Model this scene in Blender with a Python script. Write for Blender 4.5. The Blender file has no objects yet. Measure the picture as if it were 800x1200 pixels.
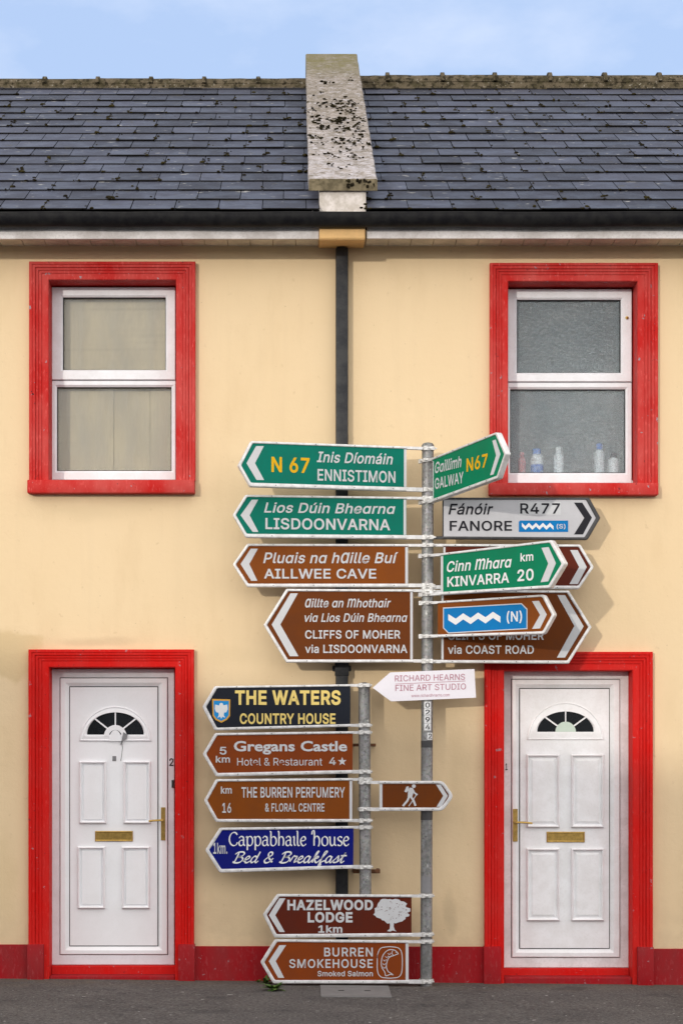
import bpy, bmesh, math, random
from mathutils import Vector, Matrix
random.seed(11)
scene = bpy.context.scene
COL = scene.collection
rad = math.radians

# ------------------------------------------------------------------ camera, sky, sun, exposure
D = 13.0                      # metres from the camera to the house front
PX = 166.0                    # photo pixels per metre on the house front
VX, VY = 348.0, 884.0         # where the camera looks square at the house front
EYE = 1.6
cam = bpy.data.cameras.new('camera')
cam_o = bpy.data.objects.new('camera', cam); COL.objects.link(cam_o)
cam.sensor_fit = 'VERTICAL'; cam.sensor_height = 36; cam.sensor_width = 24
cam.lens = PX * D / 1200 * 36
cam.shift_x = (400 - VX) / 1200
cam.shift_y = (VY - 600) / 1200
cam.clip_start = 0.1; cam.clip_end = 3000
cam_o.location = (0, -D, EYE); cam_o.rotation_euler = (rad(90), 0, 0)
scene.camera = cam_o

SUN_TRAVEL = Vector((0.50, 1.0, -0.20)).normalized()
to_sun = -SUN_TRAVEL
sun_el = math.asin(to_sun.z)
sun_az = math.atan2(to_sun.x, to_sun.y)
sun = bpy.data.lights.new('sun', 'SUN'); sun.energy = 2.0; sun.angle = rad(1.1); sun.color = (1.0, 0.93, 0.82)
sun_o = bpy.data.objects.new('sun', sun); COL.objects.link(sun_o)
sun_o.rotation_euler = SUN_TRAVEL.to_track_quat('-Z', 'Y').to_euler(); sun_o.location = (-20, -30, 15)

world = bpy.data.worlds.new('World'); scene.world = world; world.use_nodes = True
wn = world.node_tree; wn.nodes.clear()
def wnode(t, **k):
    n = wn.nodes.new(t)
    for a, b in k.items(): setattr(n, a, b)
    return n
w_out = wnode('ShaderNodeOutputWorld'); w_bg = wnode('ShaderNodeBackground')
sky = wnode('ShaderNodeTexSky', sky_type='NISHITA', sun_disc=False)
sky.sun_elevation = sun_el; sky.sun_rotation = sun_az
sky.air_density = 1.0; sky.dust_density = 1.0; sky.ozone_density = 2.0
tcw = wnode('ShaderNodeTexCoord'); mp = wnode('ShaderNodeMapping'); mp.inputs['Scale'].default_value = (1, 1, 2.2)
mp.inputs['Location'].default_value = (2.3, 0.4, 0.9)
nz = wnode('ShaderNodeTexNoise'); nz.inputs['Scale'].default_value = 3.2; nz.inputs['Detail'].default_value = 7; nz.inputs['Roughness'].default_value = 0.55
rmp = wnode('ShaderNodeValToRGB')
rmp.color_ramp.elements[0].position = 0.42; rmp.color_ramp.elements[0].color = (0.15, 0.15, 0.15, 1)
rmp.color_ramp.elements[1].position = 0.64; rmp.color_ramp.elements[1].color = (0.9, 0.9, 0.9, 1)
# thin bright cloud, whiter towards the sun behind the camera, bluer over the roofs
sepw = wnode('ShaderNodeSeparateXYZ'); wn.links.new(tcw.outputs['Generated'], sepw.inputs[0])
side = wnode('ShaderNodeMapRange', interpolation_type='SMOOTHSTEP'); side.inputs['From Min'].default_value = 0.75; side.inputs['From Max'].default_value = -0.3
wn.links.new(sepw.outputs['Y'], side.inputs['Value'])
cmix = wnode('ShaderNodeMix', data_type='RGBA'); cmix.inputs['A'].default_value = (9.0, 9.6, 11.0, 1); cmix.inputs['B'].default_value = (18.2, 17.6, 17.2, 1)
wn.links.new(side.outputs[0], cmix.inputs['Factor'])
blue = wnode('ShaderNodeMix', data_type='RGBA'); blue.inputs['Factor'].default_value = 0.75; blue.inputs['B'].default_value = (4.7, 6.7, 10.6, 1)
wn.links.new(sky.outputs[0], blue.inputs['A'])
mixw = wnode('ShaderNodeMix', data_type='RGBA')
wn.links.new(tcw.outputs['Generated'], mp.inputs['Vector']); wn.links.new(mp.outputs[0], nz.inputs['Vector'])
wn.links.new(nz.outputs['Fac'], rmp.inputs[0])
cov = wnode('ShaderNodeMath', operation='MAXIMUM'); wn.links.new(rmp.outputs[0], cov.inputs[0]); wn.links.new(side.outputs[0], cov.inputs[1])
wn.links.new(cov.outputs[0], mixw.inputs['Factor']); wn.links.new(blue.outputs['Result'], mixw.inputs['A']); wn.links.new(cmix.outputs['Result'], mixw.inputs['B'])
wn.links.new(mixw.outputs['Result'], w_bg.inputs['Color'])
w_bg.inputs['Strength'].default_value = 0.15
wn.links.new(w_bg.outputs[0], w_out.inputs[0])
scene.view_settings.view_transform = 'Standard'; scene.view_settings.look = 'None'
scene.view_settings.gamma = 1; scene.view_settings.use_curve_mapping = False
scene.view_settings.exposure = -0.53

# ------------------------------------------------------------------ helpers
def P(x, y, d=0.0):
    """The point d metres in front of the house front that stands at photo pixel (x, y)."""
    k = (D - d) / D / PX
    return Vector(((x - VX) * k, -d, EYE + (VY - y) * k))

def catmull(pts, n=6):
    if len(pts) < 3: return list(pts)
    out = []
    for i in range(len(pts) - 1):
        p0 = pts[max(i - 1, 0)]; p1 = pts[i]; p2 = pts[i + 1]; p3 = pts[min(i + 2, len(pts) - 1)]
        for k in range(n):
            t = k / n
            out.append(tuple(0.5 * ((2 * b) + (-a + c) * t + (2 * a - 5 * b + 4 * c - e) * t * t + (-a + 3 * b - 3 * c + e) * t ** 3)
                             for a, b, c, e in zip(p0, p1, p2, p3)))
    out.append(tuple(pts[-1]))
    return out

class MB:
    """Collects shapes and links them as one mesh."""
    def __init__(s): s.v = []; s.f = []; s.m = []; s.mats = []; s.lift = 0.0; s.cur = None
    def mat(s, m):
        if m not in s.mats: s.mats.append(m)
        s.cur = s.mats.index(m); return s
    def add(s, vs, fs):
        b = len(s.v); s.v += [tuple(p) for p in vs]
        for f in fs: s.f.append([b + i for i in f]); s.m.append(s.cur or 0)
        return s
    def box(s, x0, x1, y0, y1, z0, z1):
        x0, x1 = sorted((x0, x1)); y0, y1 = sorted((y0, y1)); z0, z1 = sorted((z0, z1))
        return s.add([(x0, y0, z0), (x1, y0, z0), (x1, y1, z0), (x0, y1, z0), (x0, y0, z1), (x1, y0, z1), (x1, y1, z1), (x0, y1, z1)],
                     [(0, 3, 2, 1), (4, 5, 6, 7), (0, 1, 5, 4), (1, 2, 6, 5), (2, 3, 7, 6), (3, 0, 4, 7)])
    def prism_xz(s, poly, y0, y1):
        """polygon in x,z (anticlockwise seen from the street) from y0 (front) to y1 (back)"""
        n = len(poly)
        a = sum(poly[i][0] * poly[(i + 1) % n][1] - poly[(i + 1) % n][0] * poly[i][1] for i in range(n))
        if a < 0: poly = poly[::-1]
        vs = [(p[0], y0, p[1]) for p in poly] + [(p[0], y1, p[1]) for p in poly]
        return s.add(vs, [tuple(range(n)), tuple(range(2 * n - 1, n - 1, -1))] + [(i, n + i, n + (i + 1) % n, (i + 1) % n) for i in range(n)])
    def flat_xz(s, poly, y):
        n = len(poly)
        a = sum(poly[i][0] * poly[(i + 1) % n][1] - poly[(i + 1) % n][0] * poly[i][1] for i in range(n))
        if a < 0: poly = poly[::-1]
        s.lift += 0.00006
        return s.add([(p[0], y - s.lift, p[1]) for p in poly], [tuple(range(n))])
    def prism_yz(s, poly, x0, x1):
        n = len(poly)
        a = sum(poly[i][0] * poly[(i + 1) % n][1] - poly[(i + 1) % n][0] * poly[i][1] for i in range(n))
        if a < 0: poly = poly[::-1]
        vs = [(x0, p[0], p[1]) for p in poly] + [(x1, p[0], p[1]) for p in poly]
        return s.add(vs, [tuple(range(n - 1, -1, -1)), tuple(range(n, 2 * n))] + [(i, (i + 1) % n, n + (i + 1) % n, n + i) for i in range(n)])
    def rings(s, loops, close=True, cap0=False, cap1=False):
        n = len(loops[0]); b = []; vs = []
        for l in loops: b.append(len(vs)); vs += list(l)
        fs = []
        for k in range(len(loops) - 1):
            for i in range(n if close else n - 1):
                j = (i + 1) % n
                fs.append((b[k] + i, b[k] + j, b[k + 1] + j, b[k + 1] + i))
        if cap0: fs.append(tuple(range(n - 1, -1, -1)))
        if cap1: fs.append(tuple(b[-1] + i for i in range(n)))
        return s.add(vs, fs)
    def cyl(s, p, q, r, r2=None, n=20, caps=True):
        p, q = Vector(p), Vector(q); r2 = r if r2 is None else r2
        ax = (q - p).normalized(); a = ax.orthogonal().normalized(); c = ax.cross(a)
        L = [[o + (a * math.cos(2 * math.pi * i / n) + c * math.sin(2 * math.pi * i / n)) * rr for i in range(n)] for o, rr in ((p, r), (q, r2))]
        return s.rings(L, True, caps, caps)
    def tube(s, pts, r, n=8):
        pts = [Vector(p) for p in pts]; L = []
        for i, p in enumerate(pts):
            t = (pts[min(i + 1, len(pts) - 1)] - pts[max(i - 1, 0)]).normalized()
            a = t.cross(Vector((0.3, 1, 0.2))).normalized(); c = t.cross(a)
            L.append([p + (a * math.cos(2 * math.pi * k / n) + c * math.sin(2 * math.pi * k / n)) * r for k in range(n)])
        return s.rings(L, True, True, True)
    def lathe(s, prof, centre=(0, 0, 0), n=20):
        cx, cy, cz = centre
        L = [[(cx + r * math.cos(2 * math.pi * i / n), cy + r * math.sin(2 * math.pi * i / n), cz + z) for i in range(n)] for r, z in prof]
        return s.rings(L, True, True, True)
    def ball(s, c, rx, ry, rz, n=7, m=5, rot=None):
        L = []
        for j in range(1, m):
            t = math.pi * j / m
            L.append([Vector((rx * math.sin(t) * math.cos(2 * math.pi * i / n), ry * math.sin(t) * math.sin(2 * math.pi * i / n), -rz * math.cos(t))) for i in range(n)])
        if rot: L = [[rot @ p for p in l] for l in L]
        return s.rings([[p + Vector(c) for p in l] for l in L], True, True, True)
    def build(s, name, m=None, parent=None, bevel=0.0, smooth=None, fix=True):
        me = bpy.data.meshes.new(name)
        me.from_pydata(s.v, [], s.f)
        mats = s.mats or [m]
        for x in mats: me.materials.append(x)
        if s.mats: me.polygons.foreach_set('material_index', s.m)
        bm = bmesh.new(); bm.from_mesh(me)
        if fix: bmesh.ops.recalc_face_normals(bm, faces=bm.faces)
        if bevel:
            es = [e for e in bm.edges if len(e.link_faces) == 2 and e.calc_face_angle(0) > rad(28)]
            bmesh.ops.bevel(bm, geom=es, offset=bevel, segments=2, profile=0.5, affect='EDGES', clamp_overlap=True)
        bm.to_mesh(me); bm.free()
        if smooth:
            me.polygons.foreach_set('use_smooth', [True] * len(me.polygons))
            me.set_sharp_from_angle(angle=rad(smooth))
        o = bpy.data.objects.new(name, me); COL.objects.link(o)
        if parent: o.parent = parent
        return o

def empty(name, loc=(0, 0, 0), rz=0.0, parent=None):
    o = bpy.data.objects.new(name, None); COL.objects.link(o); o.location = loc; o.rotation_euler = (0, 0, rz)
    o.empty_display_size = 0.1
    if parent: o.parent = parent
    return o
def tag(o, label=None, cat=None, group=None, kind=None):
    if label: o['label'] = label
    if cat: o['category'] = cat
    if group: o['group'] = group
    if kind: o['kind'] = kind
    return o

# ------------------------------------------------------------------ materials
class NT:
    def __init__(s, name):
        s.m = bpy.data.materials.new(name); s.m.use_nodes = True; s.t = s.m.node_tree
        s.b = s.t.nodes['Principled BSDF']; s.tc = s.t.nodes.new('ShaderNodeTexCoord')
    def n(s, t, **k):
        x = s.t.nodes.new(t)
        for a, b in k.items(): setattr(x, a, b)
        return x
    def l(s, a, b): s.t.links.new(a, b)
    def noise(s, scale, detail=5, rough=0.6, stretch=None, lo=0.4, hi=0.6, loc=None):
        x = s.n('ShaderNodeTexNoise'); x.inputs['Scale'].default_value = scale; x.inputs['Detail'].default_value = detail; x.inputs['Roughness'].default_value = rough
        mpn = s.n('ShaderNodeMapping'); s.l(s.tc.outputs['Object'], mpn.inputs[0])
        if stretch: mpn.inputs['Scale'].default_value = stretch
        if loc: mpn.inputs['Location'].default_value = loc
        s.l(mpn.outputs[0], x.inputs['Vector'])
        r = s.n('ShaderNodeMapRange'); r.inputs['From Min'].default_value = lo; r.inputs['From Max'].default_value = hi
        s.l(x.outputs['Fac'], r.inputs['Value'])
        return r.outputs[0]
    def mul(s, a, b):
        x = s.n('ShaderNodeMath', operation='MULTIPLY'); s.l(a, x.inputs[0])
        if isinstance(b, (int, float)): x.inputs[1].default_value = b
        else: s.l(b, x.inputs[1])
        return x.outputs[0]
    def mix(s, fac, a, b):
        x = s.n('ShaderNodeMix', data_type='RGBA')
        if isinstance(fac, (int, float)): x.inputs['Factor'].default_value = fac
        else: s.l(fac, x.inputs['Factor'])
        for k, c in (('A', a), ('B', b)):
            if isinstance(c, tuple): x.inputs[k].default_value = (*c, 1)
            else: s.l(c, x.inputs[k])
        return x.outputs['Result']
    def zramp(s, z0, z1, axis='Z'):
        sp = s.n('ShaderNodeSeparateXYZ'); s.l(s.tc.outputs['Object'], sp.inputs[0])
        r = s.n('ShaderNodeMapRange'); r.inputs['From Min'].default_value = z0; r.inputs['From Max'].default_value = z1
        s.l(sp.outputs[axis], r.inputs['Value']); return r.outputs[0]
    def bump(s, h, strength=0.3, dist=0.005):
        x = s.n('ShaderNodeBump'); x.inputs['Strength'].default_value = strength; x.inputs['Distance'].default_value = dist
        s.l(h, x.inputs['Height']); s.l(x.outputs[0], s.b.inputs['Normal'])
    def done(s, col, rough=0.6, metal=0.0, spec=0.5):
        if isinstance(col, tuple): s.b.inputs['Base Color'].default_value = (*col, 1)
        else: s.l(col, s.b.inputs['Base Color'])
        if isinstance(rough, (int, float)): s.b.inputs['Roughness'].default_value = rough
        else: s.l(rough, s.b.inputs['Roughness'])
        s.b.inputs['Metallic'].default_value = metal
        s.b.inputs['Specular IOR Level'].default_value = spec
        return s.m

def dirty(name, col, rough=0.5, metal=0.0, amt=0.25, dark=None, scale=6, spec=0.5, fine=60, bump=0.0):
    t = NT(name); dark = dark or tuple(c * 0.55 for c in col)
    c = t.mix(t.mul(t.noise(scale, 6), amt), col, dark)
    c = t.mix(t.mul(t.noise(fine, 3, lo=0.5, hi=0.75), amt * 0.8), c, dark)
    if bump: t.bump(t.noise(fine, 4, lo=0, hi=1), bump, 0.002)
    return t.done(c, rough, metal, spec)

WALL_C = (0.735, 0.572, 0.362)
t = NT('cream_render')
c = t.mix(t.mul(t.noise(0.9, 6, lo=0.38, hi=0.66), 0.35), WALL_C, (0.69, 0.515, 0.305))
c = t.mix(t.mul(t.noise(3.0, 8, stretch=(1, 1, 0.35), lo=0.52, hi=0.72), 0.35), c, (0.60, 0.44, 0.255))
c = t.mix(t.mul(t.noise(16, 6, lo=0.64, hi=0.72), 0.35), c, (0.50, 0.36, 0.21))
c = t.mix(t.mul(t.noise(45, 2, lo=0.735, hi=0.76), 0.65), c, (0.22, 0.16, 0.11))
def blotch(x, y, sx, sz, edge=.5):
    p_ = P(x, y); mpn = t.n('ShaderNodeMapping'); mpn.inputs['Scale'].default_value = (1 / sx, 0.0, 1 / sz); mpn.inputs['Location'].default_value = (-p_.x / sx, 0, -p_.z / sz)
    nn = t.n('ShaderNodeTexNoise'); nn.inputs['Scale'].default_value = 6; nn.inputs['Detail'].default_value = 6; t.l(t.tc.outputs['Object'], nn.inputs['Vector'])
    va = t.n('ShaderNodeVectorMath', operation='MULTIPLY_ADD'); va.inputs[1].default_value = (1.1, 1.1, 1.1); t.l(nn.outputs['Color'], va.inputs[0]); t.l(t.tc.outputs['Object'], mpn.inputs[0]); 
    sb = t.n('ShaderNodeVectorMath', operation='ADD'); sb.inputs[1].default_value = (-.55, -.55, -.55); t.l(mpn.outputs[0], sb.inputs[0]); t.l(sb.outputs[0], va.inputs[2])
    ln = t.n('ShaderNodeVectorMath', operation='LENGTH'); t.l(va.outputs[0], ln.inputs[0])
    r_ = t.n('ShaderNodeMapRange', interpolation_type='SMOOTHSTEP'); r_.inputs['From Min'].default_value = 1.0; r_.inputs['From Max'].default_value = 1.0 - edge; t.l(ln.outputs['Value'], r_.inputs['Value']); return r_.outputs[0]
for bx, by, sx, sz, am, cc, ed in ((14, 768, .24, .20, .75, (0.60, 0.45, 0.25), .25), (527, 1070, .07, .20, .55, (0.52, 0.40, 0.25), .6), (8, 1030, .10, .5, .35, (0.60, 0.46, 0.26), .7), (265, 770, .30, .12, .35, (0.62, 0.48, 0.29), .8),
                                   (250, 1075, .22, .16, .4, (0.58, 0.44, 0.28), .8), (440, 1010, .18, .35, .45, (0.58, 0.45, 0.29), .8), (95, 600, .5, .10, .4, (0.63, 0.49, 0.30), .9), (160, 590, .3, .10, .3, (0.63, 0.49, 0.30), .9), (690, 610, .4, .12, .3, (0.63, 0.49, 0.3), .9),
                                   (120, 752, .45, .05, .55, (0.55, 0.42, 0.26), .8), (540, 905, .12, .4, .3, (0.6, 0.46, 0.28), .9), (785, 830, .10, .3, .3, (0.62, 0.47, 0.28), .9)):
    c = t.mix(t.mul(blotch(bx, by, sx, sz, ed), am), c, cc)
c = t.mix(t.mul(t.noise(5, 6, stretch=(1.6, 1, 0.12), lo=0.52, hi=0.72, loc=(3, 0, 0)), 0.13), c, (0.56, 0.43, 0.27))
base_dirt = t.n('ShaderNodeMath', operation='SUBTRACT'); base_dirt.inputs[0].default_value = 1.0
t.l(t.zramp(0.2, 0.62), base_dirt.inputs[1])
c = t.mix(t.mul(t.mul(base_dirt.outputs[0], t.noise(7, 6, lo=0.3, hi=0.75)), 0.5), c, (0.42, 0.31, 0.2))
t.bump(t.noise(14, 9, 0.72, lo=0, hi=1), 0.45, 0.008)
M_WALL = t.done(c, 0.8, spec=0.25)

def red_paint(name, col, faded, amt, chips):
    t = NT(name)
    c = t.mix(t.mul(t.noise(5, 7, stretch=(1, 1, 0.5), lo=0.35, hi=0.7), amt), col, faded)
    c = t.mix(t.mul(t.noise(70, 5, lo=0.56, hi=0.70, stretch=(1, 1, 0.3)), amt * 0.6), c, tuple(min(1, f * 1.35 + 0.03) for f in faded))
    c = t.mix(t.mul(t.noise(26, 3, lo=0.69, hi=0.71), chips), c, (0.30, 0.26, 0.29))
    c = t.mix(t.mul(t.noise(33, 3, lo=0.70, hi=0.72, loc=(3, 4, 5)), chips), c, (0.04, 0.02, 0.025))
    t.bump(t.noise(50, 6, lo=0, hi=1), 0.35, 0.003)
    return t.done(c, 0.55, spec=0.06)
M_RED_W = red_paint('faded_red_gloss', (0.47, 0.016, 0.014), (0.52, 0.085, 0.075), 0.9, 1.0)
M_RED_D = red_paint('deep_red_gloss', (0.58, 0.009, 0.007), (0.52, 0.035, 0.030), 0.6, 0.6)
M_RED_P = red_paint('worn_red_plinth', (0.34, 0.009, 0.014), (0.24, 0.03, 0.032), 0.8, 0.5)

M_PVC = dirty('white_plastic_frame', (0.79, 0.805, 0.845), 0.38, amt=0.18, dark=(0.5, 0.48, 0.47), scale=9)
M_PVC2 = dirty('grimy_white_plastic', (0.80, 0.80, 0.815), 0.42, amt=0.36, dark=(0.45, 0.42, 0.4), scale=7)
M_DOOR = dirty('white_door_skin', (0.88, 0.89, 0.915), 0.3, amt=0.08, dark=(0.55, 0.53, 0.5), scale=5)
M_DOOR2 = dirty('scuffed_white_door_skin', (0.86, 0.87, 0.89), 0.35, amt=0.17, dark=(0.5, 0.47, 0.44), scale=8)
M_SEAL = dirty('black_rubber_seal', (0.015, 0.015, 0.016), 0.6)
M_BRASS = dirty('worn_brass', (0.55, 0.36, 0.10), 0.32, 0.75, amt=0.5, scale=30)
M_DARKGLASS = dirty('dark_fanlight_glass', (0.012, 0.014, 0.016), 0.08, amt=0.1, spec=0.5)
M_HUB = dirty('pale_green_plastic', (0.55, 0.66, 0.58), 0.4, amt=0.1)
M_BLACK = dirty('black_gutter_plastic', (0.007, 0.007, 0.009), 0.5, amt=0.6, dark=(0.02, 0.02, 0.02), scale=14, spec=.14)
M_PIPE = dirty('faded_black_pipe', (0.013, 0.014, 0.017), 0.5, amt=0.5, dark=(0.05, 0.05, 0.05), scale=9, spec=.25)
M_FASCIA = dirty('weathered_white_fascia', (0.72, 0.69, 0.69), 0.6, amt=0.5, dark=(0.32, 0.28, 0.26), scale=5)
M_SOFFIT = dirty('stained_soffit_board', (0.74, 0.67, 0.55), 0.7, amt=0.45, scale=8)
M_CORBEL = dirty('ochre_corbel_paint', (0.68, 0.42, 0.17), 0.7, amt=0.25, scale=8)
M_NUM = dirty('dark_metal_numeral', (0.02, 0.018, 0.018), 0.4, 0.3)

t = NT('slate')
geo = t.n('ShaderNodeNewGeometry')
rr = t.n('ShaderNodeValToRGB'); t.l(geo.outputs['Random Per Island'], rr.inputs[0])
rr.color_ramp.elements[0].color = (0.019, 0.019, 0.028, 1); rr.color_ramp.elements[1].color = (0.060, 0.063, 0.090, 1)
c = t.mix(t.mul(t.noise(7, 6, lo=0.4, hi=0.7), 0.5), rr.outputs[0], (0.028, 0.029, 0.036))
c = t.mix(t.mul(t.noise(60, 3, lo=0.55, hi=0.7), 0.4), c, (0.10, 0.10, 0.115))
c = t.mix(t.mul(t.noise(20, 4, lo=0.665, hi=0.69, stretch=(0.45, 1, 1)), 0.8), c, (0.36, 0.345, 0.31))
c = t.mix(t.mul(t.noise(9, 6, lo=0.62, hi=0.70, loc=(7, 2, 1)), 0.6), c, (0.055, 0.048, 0.030))
t.bump(t.noise(40, 6, lo=0, hi=1), 0.25, 0.003)
M_SLATE = t.done(c, t.mix(t.noise(5, 4), (0.45,) * 3, (0.65,) * 3), spec=0.3)

M_EDGE = dirty('dirty_slate_edge', (0.018, 0.017, 0.017), 0.9, amt=.5, scale=20, spec=.1)
M_FELT = dirty('roofing_felt', (0.012, 0.012, 0.013), 0.95, spec=.1)
t = NT('moss')
c = t.mix(t.noise(9, 3), (0.014, 0.011, 0.006), (0.040, 0.033, 0.011))
t.bump(t.noise(90, 4, lo=0, hi=1), 1.0, 0.01)
M_MOSS = t.done(c, 0.95, spec=0.1)

t = NT('mossy_ridge_mortar')
c = t.mix(t.noise(14, 7, lo=0.42, hi=0.62), (0.110, 0.088, 0.058), (0.050, 0.042, 0.022))
c = t.mix(t.noise(36, 4, lo=0.62, hi=0.70), c, (0.26, 0.235, 0.19))
c = t.mix(t.noise(22, 5, lo=0.52, hi=0.60, loc=(4, 4, 4)), c, (0.026, 0.021, 0.012))
t.bump(t.noise(40, 6, lo=0, hi=1), 0.8, 0.012)
M_RIDGE = t.done(c, 0.9, spec=0.15)

t = NT('lichened_concrete')
c = t.mix(t.noise(9, 8, 0.7, lo=0.40, hi=0.62), (0.33, 0.285, 0.25), (0.17, 0.142, 0.105))
c = t.mix(t.mul(t.noise(22, 7, 0.7, lo=0.52, hi=0.62, loc=(2, 8, 1)), 0.85), c, (0.50, 0.47, 0.48))
c = t.mix(t.mul(t.noise(34, 7, 0.75, lo=0.52, hi=0.62, loc=(9, 1, 1)), 0.85), c, (0.085, 0.07, 0.042))
c = t.mix(t.mul(t.noise(70, 3, lo=0.64, hi=0.68, loc=(3, 1, 7)), 0.7), c, (0.045, 0.036, 0.02))
low = t.zramp(6.7, 5.7)
c = t.mix(t.mul(t.mul(low, t.noise(16, 7, .7, lo=.40, hi=.60, loc=(5, 5, 1))), 0.6), c, (0.52, 0.49, 0.51))
mid = t.zramp(6.6, 7.9)
c = t.mix(t.mul(mid, 0.45), c, (0.16, 0.135, 0.10))
top = t.zramp(7.45, 7.8)
c = t.mix(t.mul(top, t.noise(12, 6, lo=0.25, hi=0.6)), c, (0.155, 0.135, 0.062))
t.bump(t.noise(45, 8, 0.7, lo=0, hi=1), 0.8, 0.01)
M_CONC = t.done(c, 0.9, spec=0.15)
M_UPSTAND = dirty('limewashed_upstand', (0.66, 0.61, 0.58), 0.8, amt=0.55, dark=(0.34, 0.3, 0.24), scale=12)

def galv(name, col, metal=0.55):
    t = NT(name)
    v = t.n('ShaderNodeTexVoronoi'); v.inputs['Scale'].default_value = 70; t.l(t.tc.outputs['Object'], v.inputs['Vector'])
    c = t.mix(0.22, col, v.outputs['Color'])
    hs = t.n('ShaderNodeHueSaturation'); hs.inputs['Saturation'].default_value = 0.12; t.l(c, hs.inputs['Color'])
    c = t.mix(t.mul(t.noise(9, 6, stretch=(1, 1, 0.3), lo=0.42, hi=0.66), 0.65), hs.outputs[0], tuple(x * 0.5 for x in col))
    c = t.mix(t.mul(t.noise(30, 5, lo=0.66, hi=0.69), 0.75), c, (0.05, 0.045, 0.04))
    c = t.mix(t.mul(t.noise(24, 6, lo=0.655, hi=0.68, loc=(5, 5, 2)), 0.6), c, (0.6, 0.6, 0.58))
    t.bump(t.noise(60, 5, lo=0, hi=1), 0.2, 0.002)
    return t.done(c, 0.5, metal, 0.5)
M_GALV = galv('galvanised_steel', (0.125, 0.13, 0.125), 0.35)
M_ALU = dirty('dull_aluminium_rail', (0.74, 0.74, 0.75), 0.42, 0.25, amt=0.3, dark=(0.25, 0.24, 0.22), scale=20)
M_ALUB = dirty('bright_clamp_steel', (0.80, 0.80, 0.79), 0.4, 0.2, amt=0.5, dark=(0.18, 0.16, 0.14), scale=45)
M_BLKFRAME = dirty('black_sign_frame', (0.022, 0.022, 0.026), 0.4, amt=0.3, dark=(0.08, 0.08, 0.08))
M_RIVET = dirty('dull_rivet', (0.10, 0.10, 0.10), 0.5, 0.3)
M_SBACK = dirty('grey_sign_back', (0.25, 0.25, 0.26), 0.5, 0.4)
M_RUST = dirty('rusty_iron', (0.14, 0.055, 0.02), 0.85, amt=0.6, scale=30)

def face(name, col, amt=0.3, rough=0.36): return dirty(name, col, rough, amt=amt, dark=tuple(c * 0.6 + 0.01 for c in col), scale=5, fine=45, spec=0.06)
F_GREEN = face('road_green_sheeting', (0.002, 0.155, 0.110))
F_GREEN2 = face('bright_green_sheeting', (0.003, 0.185, 0.088))
F_BROWN = face('tourist_brown_sheeting', (0.205, 0.055, 0.008))
F_BROWN2 = face('dark_brown_sheeting', (0.135, 0.036, 0.007))
F_MAROON = face('maroon_brown_sheeting', (0.100, 0.018, 0.009))
F_RUST = face('rust_brown_sheeting', (0.215, 0.045, 0.009))
F_GREY = face('reflective_white_sheeting', (0.50, 0.50, 0.53), 0.15)
F_NAVY = face('navy_black_sheeting', (0.016, 0.019, 0.028))
F_BLUE = face('royal_blue_sheeting', (0.006, 0.010, 0.165))
F_BADGE = face('wave_blue_sheeting', (0.006, 0.175, 0.46))
F_BOARD = face('white_board_print', (0.74, 0.72, 0.78), 0.1)
L_WHITE = face('white_vinyl', (0.55, 0.56, 0.58), 0.12)
L_BRIGHT = face('bright_white_vinyl', (0.72, 0.73, 0.74), 0.1)
L_YELLOW = face('amber_vinyl', (0.68, 0.39, 0.012), 0.12)
L_CREAM = face('pale_yellow_vinyl', (0.77, 0.60, 0.20), 0.12)
L_BLACK = face('black_vinyl', (0.022, 0.022, 0.028), 0.1)
L_MAUVE = face('mauve_print', (0.45, 0.22, 0.28), 0.05)
L_ORANGE = face('orange_vinyl', (0.62, 0.33, 0.06), 0.1)
L_SKYBLUE = face('sky_blue_vinyl', (0.02, 0.26, 0.62), 0.1)

# ------------------------------------------------------------------ ground
GS = -0.0095                                     # the street falls gently to the east
def sheet(name, x0, x1, y0, y1, z, m, nx=2, ny=2):
    b = MB(); vs = []; fs = []
    for j in range(ny + 1):
        for i in range(nx + 1):
            X = x0 + (x1 - x0) * i / nx; Y = y0 + (y1 - y0) * j / ny
            vs.append((X, Y, z + GS * max(-40, min(40, X))))
    for j in range(ny):
        for i in range(nx):
            a = j * (nx + 1) + i; fs.append((a, a + 1, a + nx + 2, a + nx + 1))
    b.add(vs, fs); return b.build(name, m)
t = NT('tarmac_footpath')
c = t.mix(t.noise(2.2, 7, lo=0.36, hi=0.66), (0.112, 0.103, 0.099), (0.074, 0.068, 0.067))
c = t.mix(t.mul(t.noise(55, 4, lo=0.52, hi=0.66), 0.8), c, (0.19, 0.18, 0.175))
c = t.mix(t.mul(t.noise(42, 4, lo=0.52, hi=0.66, loc=(2, 2, 2)), 0.8), c, (0.026, 0.025, 0.026))
c = t.mix(t.mul(t.noise(19, 2, lo=0.71, hi=0.725, loc=(1, 6, 2)), 0.8), c, (0.42, 0.41, 0.40))
c = t.mix(t.mul(t.mul(t.zramp(-0.55, -0.02, 'Y'), t.noise(6, 6, lo=0.35, hi=0.65)), 0.75), c, (0.125, 0.10, 0.07))
c = t.mix(t.mul(t.noise(3.1, 7, lo=0.60, hi=0.64, loc=(8, 3, 1)), 0.35), c, (0.03, 0.03, 0.032))
t.bump(t.noise(60, 8, 0.75, lo=0, hi=1), 1.0, 0.012)
M_TARMAC = t.done(c, 0.9, spec=0.2)
M_ROAD = dirty('road_asphalt', (0.05, 0.05, 0.052), 0.9, amt=0.4, scale=2, fine=90)
M_KERB = dirty('kerb_stone', (0.25, 0.24, 0.22), 0.85, amt=0.5, scale=8)
M_LAND = dirty('land', (0.06, 0.075, 0.03), 0.95, amt=0.5, scale=0.2)
tag(sheet('ground', -1500, 1500, -1500, 1500, -0.16, M_LAND, 60, 60), kind='structure')
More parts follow.
